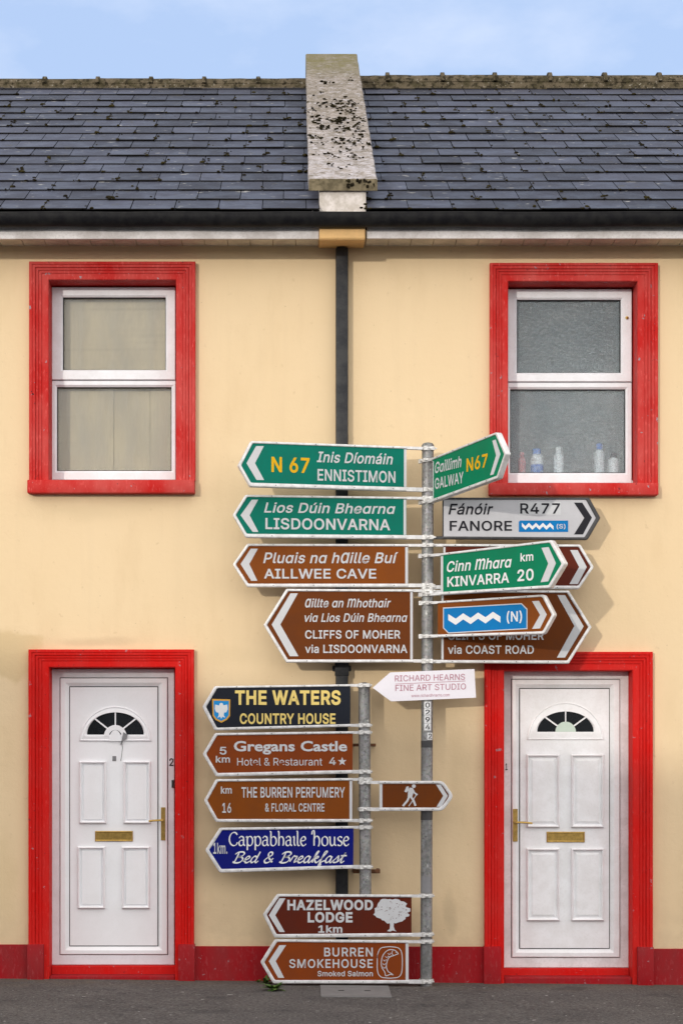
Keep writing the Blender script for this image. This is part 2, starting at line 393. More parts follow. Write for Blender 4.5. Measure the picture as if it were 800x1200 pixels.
tag(sheet('road', -60, 60, -13.2, -2.62, -0.125, M_ROAD, 12, 2), kind='structure')
tag(sheet('pavement', -60, 60, -2.5, 0.06, 0.0, M_TARMAC, 24, 6), kind='structure')
b = MB()
for i in range(-40, 40):
    x0 = i * 0.9 + 0.004; x1 = x0 + 0.892; z0, z1 = GS * x0, GS * x1
    b.add([(x0, -2.62, -0.15 + z0), (x1, -2.62, -0.15 + z1), (x1, -2.5, -0.15 + z1), (x0, -2.5, -0.15 + z0),
           (x0, -2.62, z0), (x1, -2.62, z1), (x1, -2.5, z1 + 0.002), (x0, -2.5, z0 + 0.002)],
          [(0, 3, 2, 1), (4, 5, 6, 7), (0, 1, 5, 4), (1, 2, 6, 5), (2, 3, 7, 6), (3, 0, 4, 7)])
tag(b.build('kerb', M_KERB), kind='structure')
tag(sheet('footpath', -60, 60, -19, -13.2, -0.01, M_TARMAC, 24, 2), kind='structure')

# ------------------------------------------------------------------ the two houses
EAVE_D, EAVE_Z = 0.34, 5.337
RIDGE_Y, RIDGE_Z = 4.0, 7.76
SLOPE = (RIDGE_Z - EAVE_Z) / (RIDGE_Y + EAVE_D)
XM = P(401.5, 216, 0.25).x                      # middle of the party wall
HALF = 0.166
WALL_T = 5.30
def roof_z(y): return EAVE_Z + SLOPE * (y + EAVE_D)

def wall_front(b, x0, x1, z0, z1, holes, thick=0.28):
    xs = sorted({x0, x1, *[h[0] for h in holes], *[h[2] for h in holes]}); zs = sorted({z0, z1, *[h[1] for h in holes], *[h[3] for h in holes]})
    inside = lambda x, z: any(h[0] < x < h[2] and h[1] < z < h[3] for h in holes)
    for i in range(len(xs) - 1):
        for j in range(len(zs) - 1):
            if inside((xs[i] + xs[i + 1]) / 2, (zs[j] + zs[j + 1]) / 2): continue
            for y, o in ((0.0, 1), (thick, -1)):
                q = [(xs[i], y, zs[j]), (xs[i + 1], y, zs[j]), (xs[i + 1], y, zs[j + 1]), (xs[i], y, zs[j + 1])]
                b.add(q, [(0, 1, 2, 3)] if o > 0 else [(3, 2, 1, 0)])
    for h in holes:
        a, bz, c2, e = h
        for p, q in (((a, bz), (a, e)), ((a, e), (c2, e)), ((c2, e), (c2, bz)), ((c2, bz), (a, bz))):
            b.add([(p[0], 0, p[1]), (q[0], 0, q[1]), (q[0], thick, q[1]), (p[0], thick, p[1])], [(0, 1, 2, 3)])

PROF = [(0, -0.001), (0, .046), (.02, .050), (.15, .050), (.17, .043), (.20, .045), (.31, .043), (.325, .033), (.345, .032), (.37, .039), (.46, .037), (.475, .029), (.495, .028), (.53, .032), (.62, .030), (.635, .024), (.66, .0235), (.68, .027), (.96, .027), (1.0, .022)]
def surround(ox0, ox1, otop, zb, ix0, ix1, itop, depth, sx=1.0):
    """moulded architrave mitred round three sides of an opening, with its reveal"""
    b = MB(); L = []
    pts = PROF + [(1.0, -depth)]
    for w, h in pts:
        y = -h
        L.append([(ox0 + (ix0 - ox0) * w, y, zb), (ox0 + (ix0 - ox0) * w, y, otop + (itop - otop) * w),
                  (ox1 + (ix1 - ox1) * w, y, otop + (itop - otop) * w), (ox1 + (ix1 - ox1) * w, y, zb)])
    b.rings(L, close=False); return b

def rect_loop(r, y): return [(r[0], y, r[1]), (r[2], y, r[1]), (r[2], y, r[3]), (r[0], y, r[3])]
def inset(r, a): return (r[0] + a, r[1] + a, r[2] - a, r[3] - a)
def frame(b, o, i, yf, yb, cham=0.014):
    """a mitred frame from outer rectangle o to inner rectangle i, its inner edge chamfered"""
    w = min(i[0] - o[0], i[1] - o[1], o[2] - i[2], o[3] - i[3]); cham = min(cham, w * 0.6)
    b.rings([rect_loop(o, yb), rect_loop(inset(o, 0.0), yf + 0.004), rect_loop(inset(o, 0.004), yf), rect_loop(inset(i, -cham), yf), rect_loop(i, yf + cham * 0.8), rect_loop(i, yb), rect_loop(o, yb)])
def R(x0, y0, x1, y1, d):
    a = P(x0, y0, d); c2 = P(x1, y1, d); return (a.x, c2.z, c2.x, a.z)

def clear_glass(name, tint=(0.96, 0.96, 0.95)):
    t = NT(name); nt = t.t; nt.nodes.remove(t.b)
    tr = t.n('ShaderNodeBsdfTransparent'); tr.inputs[0].default_value = (*tint, 1)
    gl = t.n('ShaderNodeBsdfGlossy'); gl.inputs['Roughness'].default_value = 0.03
    df = t.n('ShaderNodeBsdfDiffuse'); df.inputs[0].default_value = (0.45, 0.46, 0.44, 1)
    fr = t.n('ShaderNodeFresnel'); fr.inputs[0].default_value = 1.5
    m1 = t.n('ShaderNodeMixShader'); m2 = t.n('ShaderNodeMixShader')
    t.l(t.mul(t.noise(6, 6, stretch=(1, 1, 0.25), lo=0.4, hi=0.8), 0.25), m2.inputs[0]); t.l(tr.outputs[0], m2.inputs[1]); t.l(df.outputs[0], m2.inputs[2])
    t.l(fr.outputs[0], m1.inputs[0]); t.l(m2.outputs[0], m1.inputs[1]); t.l(gl.outputs[0], m1.inputs[2])
    t.l(m1.outputs[0], nt.nodes['Material Output'].inputs[0]); return t.m
def frosted_glass(name):
    t = NT(name); nt = t.t
    t.b.inputs['Transmission Weight'].default_value = 1.0; t.b.inputs['Roughness'].default_value = 0.13
    t.b.inputs['Base Color'].default_value = (0.92, 0.97, 0.98, 1); t.b.inputs['IOR'].default_value = 1.25; t.b.inputs['Specular IOR Level'].default_value = 0.3
    v = t.n('ShaderNodeTexVoronoi'); v.inputs['Scale'].default_value = 88; t.l(t.tc.outputs['Object'], v.inputs['Vector'])
    dots = t.n('ShaderNodeMapRange'); dots.inputs['From Min'].default_value = 0.42; dots.inputs['From Max'].default_value = 0.12; t.l(v.outputs['Distance'], dots.inputs['Value'])
    dots.inputs['To Min'].default_value = 0.12; dots.inputs['To Max'].default_value = 0.56  # pale dots mixed into the pane as painted sparkle
    df = t.n('ShaderNodeBsdfDiffuse')
    t.l(t.mix(t.noise(8, 3, lo=0.3, hi=0.7), (0.52, 0.61, 0.66), (0.68, 0.76, 0.80)), df.inputs[0])
    ms = t.n('ShaderNodeMixShader'); t.l(dots.outputs[0], ms.inputs[0])
    t.l(t.b.outputs[0], ms.inputs[1]); t.l(df.outputs[0], ms.inputs[2]); t.l(ms.outputs[0], nt.nodes['Material Output'].inputs[0]); return t.m
M_GLASS = clear_glass('window_glass'); M_FROST = frosted_glass('frosted_window_glass')
t = NT('cream_blind')
c = t.mix(t.noise(1.5, 3, lo=0.35, hi=0.65), (0.60, 0.54, 0.41), (0.53, 0.475, 0.36))
c = t.mix(t.mul(t.noise(26, 2, stretch=(0.02, 1, 1), lo=0.55, hi=0.7), 0.35), c, (0.36, 0.32, 0.24))
M_BLIND = t.done(c, 0.85, spec=0.1)
M_ROOM = dirty('bathroom_paint', (0.70, 0.74, 0.76), 0.8, amt=0.2, scale=2)

WD = -0.15     # window frames stand this far behind the wall face
def window(house, s_out, s_in, sill_y, f_out, mid_y, g1, g2, frosted):
    w = MB()
    fo = R(*f_out, WD); mid = P(400, mid_y, WD).z
    top_r = (fo[0], mid, fo[2], fo[3]); bot_r = (fo[0], fo[1], fo[2], mid - 0.004)
    yf = -WD
    frame(w, bot_r, R(*g2, WD), yf, yf + 0.06)
    win = w.build('window', M_PVC, house, smooth=30)
    s = MB(); frame(s, (top_r[0] + 0.002, top_r[1], top_r[2] - 0.002, top_r[3] - 0.002), R(*g1, WD), yf - 0.012, yf + 0.055, 0.012); s.build('sash', M_PVC, win, smooth=30)
    for g in (g1, g2):
        r = R(*g, WD); k = MB(); q = inset(r, -0.004)
        k.box(q[0], q[2], yf + 0.030, yf + 0.036, q[1], q[3]); k.build('pane', M_FROST if frosted else M_GLASS, win)
        k = MB(); frame(k, inset(r, -0.001), inset(r, 0.005), yf + 0.012, yf + 0.029, 0.002); k.build('glazing_bead', M_SEAL, win)
    a = P(s_out[0], s_out[1], .046); e = P(s_out[2], s_out[3], .046); ia = P(s_in[0], s_in[1], .024); ie = P(s_in[2], s_in[3], .024)
    zs = P(400, sill_y, 0.05).z
    surround(a.x, e.x, a.z, zs, ia.x, ie.x, ia.z, -WD + 0.05).build('window_surround', M_RED_W, win, smooth=30)
    sl = MB(); sl.box(a.x - 0.008, e.x - 0.004, -0.085, 0.14, P(400, s_out[3], 0.085).z, zs); sl.build('sill', M_RED_W, win, bevel=0.006, smooth=30)
    if not frosted:
        bl = MB()
        # a roller blind above, three hanging drops of cloth below
        r = inset(R(*g1, -0.22), -0.03); bl.box(r[0], r[2], 0.225, 0.232, r[1], r[3])
        r = inset(R(*g2, -0.22), -0.03); x = [r[0], r[0] + 0.44, r[0] + 0.70, r[2]]
        for i in range(3): bl.box(x[i], x[i + 1] - 0.0025, 0.222 + 0.006 * (i % 2), 0.235 + 0.006 * (i % 2), r[1], r[3])
        bl.build('blind', M_BLIND, win)
    else:
        rm = MB(); x0, z0, x1, z1 = fo
        rm.add([(x0 - .5, .3, z0 - .9), (x1 + .5, .3, z0 - .9), (x1 + .5, .3, z1 + .3), (x0 - .5, .3, z1 + .3), (x0 - .5, 1.5, z0 - .9), (x1 + .5, 1.5, z0 - .9), (x1 + .5, 1.5, z1 + .3), (x0 - .5, 1.5, z1 + .3)],
               [(4, 5, 6, 7), (0, 1, 5, 4), (3, 2, 6, 7), (0, 3, 7, 4), (1, 2, 6, 5)])
        rm.box(x0 - 0.02, x1 + 0.02, 0.155, 0.40, z0 - 0.10, z0 + 0.02)
        rm.build('room', M_ROOM, win, fix=False)
    return (ia.x - .006, zs - .03, ie.x + .006, ia.z + .006), win

DD = -0.14
def half_ring(cx, cz, r0, r1, n=28): 
    return [(cx + r1 * math.cos(math.pi * i / n), cz + r1 * math.sin(math.pi * i / n)) for i in range(n + 1)] + [(cx + r0 * math.cos(math.pi * i / n), cz + r0 * math.sin(math.pi * i / n)) for i in range(n, -1, -1)]
def arc_sweep(b, cx, cz, prof, n=30, sy=1.0):
    """sweep (radius, y) profile round a half circle"""
    L = [[(cx + r * math.cos(math.pi * i / n), y, cz + sy * r * math.sin(math.pi * i / n)) for i in range(n + 1)] for r, y in prof]
    b.rings(L, close=False)

def door(house, s_out, s_in, s_bot, f_out, f_in, leaf, fan, panels, slot, plate, lever, blocks, thresh, number, skin, fr_m, solid_hub):
    yf = -DD
    # outer frame and inner frame
    fo, fi, lf = R(*f_out, DD), R(*f_in, DD), R(*leaf, DD)
    fr = MB(); frame(fr, fo, fi, yf - 0.004, yf + 0.07, 0.004); door_frame = fr.build('door_frame', fr_m, house, smooth=30)
    k = MB(); k.box(lf[0] - 0.008, lf[2] + 0.008, yf + 0.008, yf + 0.05, lf[1] - 0.008, lf[3] + 0.008)
    o = inset(fi, 0.005); frame(k, o, inset(lf, -0.007), yf - 0.014, yf + 0.06, 0.026)
    # leaf skin
    k.box(lf[0], lf[2], yf - 0.002, yf + 0.007, lf[1], lf[3])
    dr = k.build('door', skin, house, smooth=30)
    sl = MB(); frame(sl, inset(fi, 0.0005), inset(fi, 0.0048), yf + 0.004, yf + 0.05, 0.001); frame(sl, inset(lf, -0.0065), inset(lf, -0.0005), yf + 0.0045, yf + 0.0075, 0.001); sl.build('door_seal', M_SEAL, dr)
    # raised panels
    for p in panels:
        r = R(*p, DD); q = MB(); y = yf - 0.002
        wdt = 0.022
        q.rings([rect_loop(r, y + .001), rect_loop(inset(r, .002), y - .017), rect_loop(inset(r, .008), y - .023), rect_loop(inset(r, .014), y - .018), rect_loop(inset(r, wdt - .002), y - .0005), rect_loop(inset(r, wdt + .005), y - .0005),
                 rect_loop(inset(r, wdt + (.022 if solid_hub else .010)), y - .011)], cap1=True)
        q.build('panel', skin, dr, smooth=20)
    # fanlight
    fx0, fx1, base, top, gx0, gx1, gbase, gtop = fan
    a = P(fx0, base, DD); e = P(fx1, base, DD); tz = P(400, top, DD).z; cx = (a.x + e.x) / 2; r1 = (e.x - a.x) / 2; sy = (tz - a.z) / r1
    ga = P(gx0, gbase, DD); ge = P(gx1, gbase, DD); gz = ga.z; gr = (ge.x - ga.x) / 2; gsy = (P(400, gtop, DD).z - gz) / gr
    y = yf - 0.002
    fm = MB()
    n = 30
    def loop(cz, r, s2, yy): return [(cx + r * math.cos(math.pi * i / n), yy, cz + s2 * r * math.sin(math.pi * i / n)) for i in range(n + 1)]
    ls = [loop(a.z, r1, sy, y + .001), loop(a.z + .002, r1 - .003, sy, y - .010), loop(a.z + .006, r1 - .012, sy, y - .012), loop(a.z + .012, r1 - .020, sy, y - .006),
          loop(gz - .012, gr + .014, gsy, y - .012), loop(gz, gr + .001, gsy, y - .008), loop(gz + 0.001, gr - .004, gsy, y + .001)]
    fm.rings(ls, close=True)
    fan_o = fm.build('fanlight', skin, dr, smooth=30)
    g = MB(); g.flat_xz([(cx + gr * math.cos(math.pi * i / n), gz + gsy * gr * math.sin(math.pi * i / n)) for i in range(n + 1)], y - 0.001); g.build('fanlight_glass', M_DARKGLASS, dr)
    bars = MB()
    for ang in (45, 90, 135):
        c0, s0 = math.cos(rad(ang)), math.sin(rad(ang)) * gsy; nx_, nz_ = -s0 * .006, c0 * .006
        r_in = gr * .3
        bars.prism_xz([(cx + c0 * r_in + nx_, gz + s0 * r_in + nz_), (cx + c0 * gr + nx_, gz + s0 * gr + nz_), (cx + c0 * gr - nx_, gz + s0 * gr - nz_), (cx + c0 * r_in - nx_, gz + s0 * r_in - nz_)], y - .008, y - .0015)
    bars.build('glazing_bar', skin, dr)
    hb = MB(); rr_ = gr * .36
    if solid_hub:
        hb.prism_xz([(cx + rr_ * math.cos(math.pi * i / 16), gz + rr_ * math.sin(math.pi * i / 16)) for i in range(17)], y - .009, y - .0015); hb.build('fanlight_hub', M_HUB, dr)
    else:
        hb.prism_xz(half_ring(cx, gz - .012, rr_ * .62, rr_ * 1.1, 16), y - .0135, y - .0015)
        hb.mat(skin)
        hb.prism_xz([(cx + rr_ * .62 * math.cos(math.pi * i / 16), a.z - .001 + (rr_ * .62 + gz - .012 - a.z) * math.sin(math.pi * i / 16)) for i in range(17)], y - .0125, y - .001)
        hb.build('fanlight_hub', skin, dr)
    # letter box
    r = R(*slot, DD); s = MB(); frame(s, r, inset(r, .012), y - .010, y, .004); s.box(r[0] + .008, r[2] - .008, y - .006, y - .001, r[1] + .010, r[3] - .010)
    s.build('letter_box', M_BRASS, dr, bevel=0.0015)
    # handle
    r = R(*plate, DD); yh = yf - 0.010; s = MB(); s.box(r[0], r[2], yh - .010, yh - .0005, r[1], r[3])
    lz = P(400, lever[1], DD).z; xc = (r[0] + r[2]) / 2; xe = P(lever[0], 0, DD).x
    s.cyl((xc, yh - .008, lz), (xc, yh - .05, lz), .009, n=12)
    s.tube([(xc, yh - .046, lz), (xc + (xe - xc) * .2, yh - .05, lz + .001), (xc + (xe - xc) * .7, yh - .05, lz - .002), (xe, yh - .044, lz - .006)], .0075)
    s.cyl((xc, yh - .009, r[1] + .05), (xc, yh - .014, r[1] + .05), .008, n=12)
    s.build('handle', M_BRASS, dr, smooth=40)
    # surround, blocks, threshold
    A = P(s_out[0], s_out[1], .046); E = P(s_out[2], s_out[1], .046); ia = P(s_in[0], s_in[1], .024); ie = P(s_in[2], s_in[1], .024)
    so = surround(A.x, E.x, A.z, -0.05, ia.x, ie.x, ia.z, -DD + 0.05).build('door_surround', M_RED_D, house, smooth=30)
    for bx0, bx1, by in blocks:
        q = MB(); q.box(P(bx0, 0, .06).x, P(bx1, 0, .06).x, -0.062, 0.05, -0.06, P(400, by, .062).z); q.build('plinth_block', M_RED_P, so, bevel=.005, smooth=30)
    s = MB(); s.box(ia.x + .002, ie.x - .002, 0.10, 0.22, -0.05, P(400, thresh[0], -.1).z); s.build('threshold', M_RED_D, house, bevel=.006)
    s = MB(); s.box(ia.x + .001, ie.x - .001, -0.015, 0.12, -0.06, P(400, thresh[1], .01).z); s.build('doorstep', M_RED_P, house, bevel=.01)
    number(door_frame)
    return (ia.x - .006, -0.1, ie.x + .006, ia.z + .006), dr, door_frame

# ------------------------------------------------------------------ lettering
# outlines of the letters, in thousandths: advance width, then per outline the knots with their two handles
LETTERS = {
    ' ': (188, []),
    '&': (448, [[197,-7,221,-7,163,-7,110,12,135,-1,86,24,54,62,67,41,41,83,34,133,34,107,34,155,47,189,39,174,56,205,85,235,69,220,101,249,140,279,119,263,166,298,216,335,191,316,223,340,237,352,230,346,244,359,255,375,250,366,259,384,262,405,262,394,262,421,245,445,256,434,235,456,201,461,220,461,189,461,168,453,178,458,158,448,145,431,151,441,140,422,137,399,137,411,137,386,145,363,140,374,151,352,169,327,159,340,179,315,204,284,190,300,282,189,438,0,360,95,413,0,364,0,389,0,300,77,171,231,236,154,152,255,121,293,135,275,107,310,87,344,95,327,79,361,75,398,75,379,75,421,91,458,81,441,101,475,134,499,116,489,153,509,200,513,175,513,225,513,266,499,247,509,284,489,308,459,298,476,319,443,324,404,324,424,324,389,315,362,321,375,309,348,291,325,302,336,281,314,256,293,269,303,222,268,154,217,188,243,133,202,110,174,119,188,101,161,97,131,97,147,97,115,109,87,101,100,117,75,143,57,129,65,158,50,193,46,174,46,213,46,251,59,233,51,270,68,301,95,286,80,316,111,336,151,328,130,345,173,349,224,349,197,368,224,408,224,388,224,408,192,397,144,404,165,389,122,371,92,381,105,361,79,345,62,352,69,341,57,333,47,337,52,316,29,271,7,296,16,246,-2]]),
    '(': (273, [[89,207,89,156,89,244,101,324,93,283,108,364,132,441,119,404,145,479,177,539,160,511,196,539,236,539,216,539,219,504,191,428,204,467,178,389,161,313,168,351,155,276,151,207,151,240,151,176,160,115,154,146,166,83,188,16,176,51,201,-18,236,-96,217,-56,216,-96,177,-96,196,-96,148,-47,111,55,126,3,97,106]]),
    ')': (273, [[37,-96,57,-96,57,-55,86,18,73,-17,98,53,113,116,107,85,119,147,122,207,122,177,122,240,112,313,118,276,105,351,82,428,95,389,70,467,37,539,55,504,57,539,97,539,77,539,113,511,142,441,128,479,155,404,173,323,165,364,180,283,184,207,184,244,184,156,161,53,177,104,146,2,97,-96,125,-48,77,-96]]),
    '.': (188, [[95,-4,108,-4,83,-4,63,9,72,0,54,18,50,41,50,28,50,54,63,73,54,65,72,82,95,87,83,87,108,87,128,73,119,82,137,65,141,41,141,54,141,28,128,9,137,18,119,0]]),
    '0': (453, [[227,-7,264,-7,189,-7,130,24,157,3,103,45,69,113,83,74,55,152,48,254,48,199,48,309,69,395,55,356,83,434,130,484,104,464,157,505,227,516,189,516,264,516,323,484,296,505,350,464,384,395,370,434,398,356,405,254,405,309,405,199,384,113,398,152,370,74,323,24,350,45,297,3],[227,50,202,50,252,50,290,74,273,58,308,90,330,144,321,113,339,174,344,254,344,211,344,297,330,365,339,334,321,395,290,435,308,419,273,451,227,460,252,460,202,460,163,435,180,451,146,419,123,365,132,395,114,334,109,254,109,297,109,211,123,144,114,174,132,113,163,74,146,90,180,58]]),
    '1': (453, [[76,0,181,0,76,18,76,55,76,36,181,55,391,55,286,55,391,36,391,0,391,18,286,0],[276,509,250,509,276,339,276,0,276,170,255,0,212,0,234,0,212,149,212,448,212,299,211,448,209,448,210,448,168,418,86,358,127,388,86,381,86,427,86,404,123,454,198,509,161,481,224,509]]),
    '2': (453, [[64,0,172,0,64,16,64,47,64,32,121,108,234,229,177,168,254,249,282,282,270,267,295,298,311,327,304,313,317,341,320,371,320,356,320,390,308,419,316,405,299,432,273,449,288,442,259,456,224,460,242,460,204,460,172,447,187,456,158,439,139,413,147,428,131,399,127,362,127,382,107,362,66,362,86,362,66,392,86,442,72,419,100,465,143,496,119,483,167,509,225,516,194,516,255,516,306,497,282,509,329,484,361,445,348,467,374,424,381,372,381,399,381,354,371,318,378,335,364,300,336,259,353,280,319,237,267,180,296,211,229,140,153,60,191,100,153,59,153,57,153,58,231,57,389,57,310,57,389,38,389,0,389,19,281,0]]),
    '4': (453, [[40,105,164,105,40,123,40,158,40,141,109,275,247,509,178,392,268,509,311,509,289,509,243,394,109,166,176,280,109,165,109,163,109,164,210,163,413,163,312,163,413,144,413,105,413,125,289,105],[282,0,302,0,282,40,282,121,282,81,282,130,282,146,282,138,282,203,282,318,282,260,302,318,343,318,322,318,343,212,343,0,343,106,322,0]]),
    '5': (453, [[221,-7,254,-7,191,-7,140,11,164,-1,116,23,83,60,97,39,69,81,60,130,61,104,81,130,122,130,101,130,124,115,138,89,129,101,147,77,173,60,159,67,188,53,221,50,204,50,242,50,276,64,260,55,292,74,314,104,305,87,323,121,328,162,328,141,328,184,314,221,323,204,304,238,275,262,291,252,258,272,218,277,239,277,201,277,167,268,184,274,151,263,128,246,138,255,108,248,67,253,88,250,77,338,96,509,86,423,186,509,366,509,276,509,366,490,366,452,366,471,294,452,151,452,222,452,145,402,134,301,139,352,135,301,136,301,135,301,147,311,178,325,161,319,194,331,229,334,211,334,253,334,294,321,274,329,313,313,345,285,331,301,359,270,379,231,371,252,387,210,391,163,391,188,391,130,369,76,384,101,354,50,309,15,334,30,283,1]]),
    '6': (453, [[226,-7,258,-7,195,-7,142,15,167,0,118,29,84,74,98,49,71,100,64,162,64,129,64,186,80,239,69,212,91,266,137,340,110,300,176,396,252,509,214,453,276,509,322,509,299,509,265,426,151,261,208,344,149,261,145,261,147,261,150,271,165,288,157,280,174,296,196,307,184,302,207,312,235,314,221,314,266,314,316,295,293,308,339,282,370,240,357,263,382,216,389,157,389,189,389,125,368,73,382,97,354,48,310,14,334,28,286,0],[226,48,207,48,246,48,279,63,264,53,294,72,314,101,306,85,323,118,327,157,327,136,327,178,314,213,323,197,306,230,279,251,294,242,264,261,226,265,246,265,207,265,174,252,189,261,159,243,138,214,147,230,129,198,125,158,125,179,125,137,138,102,129,118,147,85,174,63,159,72,189,53]]),
    '7': (453, [[97,0,120,0,172,149,323,448,248,299,323,450,323,452,323,451,236,452,62,452,149,452,62,471,62,509,62,490,172,509,391,509,281,509,391,489,391,449,391,469,315,299,165,0,240,150,142,0]]),
    '9': (453, [[226,516,195,516,258,516,310,494,286,508,335,480,368,434,354,460,382,409,389,347,389,380,389,323,373,270,383,297,362,243,315,168,343,209,277,112,200,0,239,56,177,0,130,0,154,0,187,83,301,248,244,165,303,248,307,248,305,248,303,238,287,221,296,229,279,213,257,202,269,207,245,197,218,195,232,195,187,195,137,214,160,201,114,227,83,269,96,245,70,292,64,352,64,320,64,384,85,436,71,412,99,461,143,494,118,480,167,508],[226,460,246,460,207,460,174,446,189,456,159,437,138,407,147,424,130,391,125,352,125,372,125,330,138,295,130,312,147,279,174,257,159,266,189,248,226,243,207,243,246,243,279,257,263,248,294,266,314,295,306,279,323,311,327,350,327,330,327,372,314,407,323,391,306,424,279,446,294,437,264,456]]),
    'A': (480, [[16,0,39,0,78,170,201,509,140,339,226,509,276,509,251,509,338,339,463,0,401,170,440,0,395,0,418,0,359,101,287,302,323,202,281,321,264,372,273,344,255,400,232,478,245,435,236,478,245,478,241,478,233,435,213,371,222,399,204,343,191,302,196,320,155,202,85,0,120,101,62,0],[110,142,197,142,110,161,110,199,110,180,197,199,370,199,283,199,370,180,370,142,370,161,283,142]]),
    'B': (456, [[60,0,122,0,60,170,60,509,60,339,120,509,241,509,181,509,276,509,329,491,306,503,352,479,381,442,369,462,392,422,398,374,398,399,398,352,387,320,394,334,379,306,356,286,369,294,344,277,315,267,330,271,315,265,315,262,315,264,331,261,363,245,347,255,379,235,402,203,392,221,413,185,418,136,418,163,418,111,400,67,412,87,388,46,344,18,370,30,319,6,247,0,287,0,184,0],[125,57,125,115,165,57,245,57,205,57,284,57,330,80,313,65,347,95,355,137,355,114,355,154,342,184,351,170,334,198,306,218,321,209,290,227,248,231,271,231,207,231,125,231,166,231,125,173],[125,285,125,341,162,285,238,285,200,285,257,285,288,296,273,289,303,303,323,326,315,313,332,339,336,372,336,355,336,395,313,429,328,414,297,444,240,452,273,452,202,452,125,452,163,452,125,396]]),
    'C': (510, [[267,-7,293,-7,223,-7,150,25,184,4,116,46,70,115,89,76,50,154,40,254,40,201,40,308,70,393,50,354,89,432,150,484,116,462,184,505,267,516,223,516,293,516,340,504,317,512,363,497,402,471,384,486,420,457,448,418,436,439,460,398,473,348,468,374,451,348,408,348,430,348,404,366,389,395,398,381,381,408,357,428,370,419,345,438,315,449,331,444,300,454,267,456,284,456,236,456,184,432,208,448,159,417,125,364,139,394,111,334,103,254,103,297,103,211,125,145,111,175,140,115,184,76,159,92,209,61,267,53,236,53,284,53,315,60,300,55,331,65,357,81,345,71,370,90,389,114,381,101,398,128,408,160,404,143,430,160,473,160,451,160,469,135,448,91,460,111,436,70,402,38,421,52,384,23,341,5,363,12,318,-3]]),
    'D': (502, [[219,0,271,0,178,0,96,0,137,0,96,19,96,57,96,38,136,57,215,57,175,57,256,57,318,81,291,65,345,97,379,149,366,119,392,179,399,255,399,214,399,296,379,361,392,331,366,390,320,428,346,412,293,444,221,452,260,452,178,452,93,452,136,452,93,471,93,509,93,490,137,509,225,509,181,509,275,509,353,478,317,499,388,458,433,391,415,429,452,353,462,255,462,308,462,202,433,119,452,157,414,81,351,31,387,51,314,10],[125,509,103,509,125,339,125,0,125,170,103,0,60,0,82,0,60,170,60,509,60,339,82,509]]),
    'E': (419, [[60,0,165,0,60,170,60,509,60,339,164,509,372,509,268,509,372,490,372,452,372,471,290,452,125,452,207,452,125,396,125,286,125,341,202,286,355,286,278,286,355,267,355,229,355,248,278,229,125,229,202,229,125,172,125,57,125,114,208,57,375,57,292,57,375,38,375,0,375,19,270,0]]),
    'F': (410, [[60,0,82,0,60,170,60,509,60,339,163,509,369,509,266,509,369,490,369,452,369,471,288,452,125,452,206,452,125,394,125,278,125,336,198,278,346,278,272,278,346,259,346,221,346,240,272,221,125,221,198,221,125,147,125,0,125,74,103,0]]),
    'G': (520, [[269,-7,309,-7,223,-7,149,25,184,4,115,46,69,116,88,77,50,155,40,254,40,201,40,308,69,393,50,354,88,432,149,484,115,462,183,505,265,516,221,516,292,516,340,504,317,512,364,496,403,469,385,484,422,454,449,416,437,437,461,396,474,349,470,373,452,349,408,349,430,349,403,365,387,393,396,380,379,406,356,427,368,417,344,436,315,448,330,444,300,453,265,456,283,456,235,456,183,432,208,448,159,417,125,364,139,394,111,334,103,254,103,297,103,211,125,145,111,175,140,115,184,76,159,92,209,61,269,53,237,53,297,53,345,71,323,59,367,83,396,123,384,101,409,146,415,202,415,172,421,201,434,199,428,200,384,199,283,199,333,199,283,218,283,256,283,237,348,256,478,256,413,256,478,237,478,200,478,219,478,158,451,91,469,122,433,60,377,19,408,36,345,2]]),
    'H': (517, [[60,0,82,0,60,170,60,509,60,339,82,509,125,509,103,509,125,435,125,289,125,362,214,289,392,289,303,289,392,362,392,509,392,435,414,509,457,509,435,509,457,339,457,0,457,170,435,0,392,0,414,0,392,77,392,232,392,155,303,232,125,232,214,232,125,155,125,0,125,77,103,0]]),
    'I': (300, [[31,0,111,0,31,19,31,57,31,38,60,57,118,57,89,57,118,189,118,452,118,320,89,452,31,452,60,452,31,471,31,509,31,490,111,509,269,509,190,509,269,490,269,452,269,471,240,452,183,452,212,452,183,320,183,57,183,189,212,57,269,57,240,57,269,38,269,0,269,19,190,0]]),
    'K': (467, [[104,145,146,189,104,169,104,216,104,193,116,232,139,261,128,247,151,275,174,303,162,290,187,317,212,344,199,331,262,399,364,509,313,454,392,509,448,509,420,509,376,431,231,276,304,353,230,276,228,276,229,276,187,233],[60,0,82,0,60,170,60,509,60,339,82,509,125,509,103,509,125,451,125,334,125,392,124,298,124,225,124,261,124,214,125,193,124,204,125,129,125,0,125,64,103,0],[372,0,398,0,311,86,188,259,249,173,201,276,228,309,215,293,302,206,449,0,375,103,423,0]]),
    'L': (393, [[60,0,160,0,60,170,60,509,60,339,82,509,125,509,103,509,125,358,125,57,125,208,203,57,361,57,282,57,361,38,361,0,361,19,261,0]]),
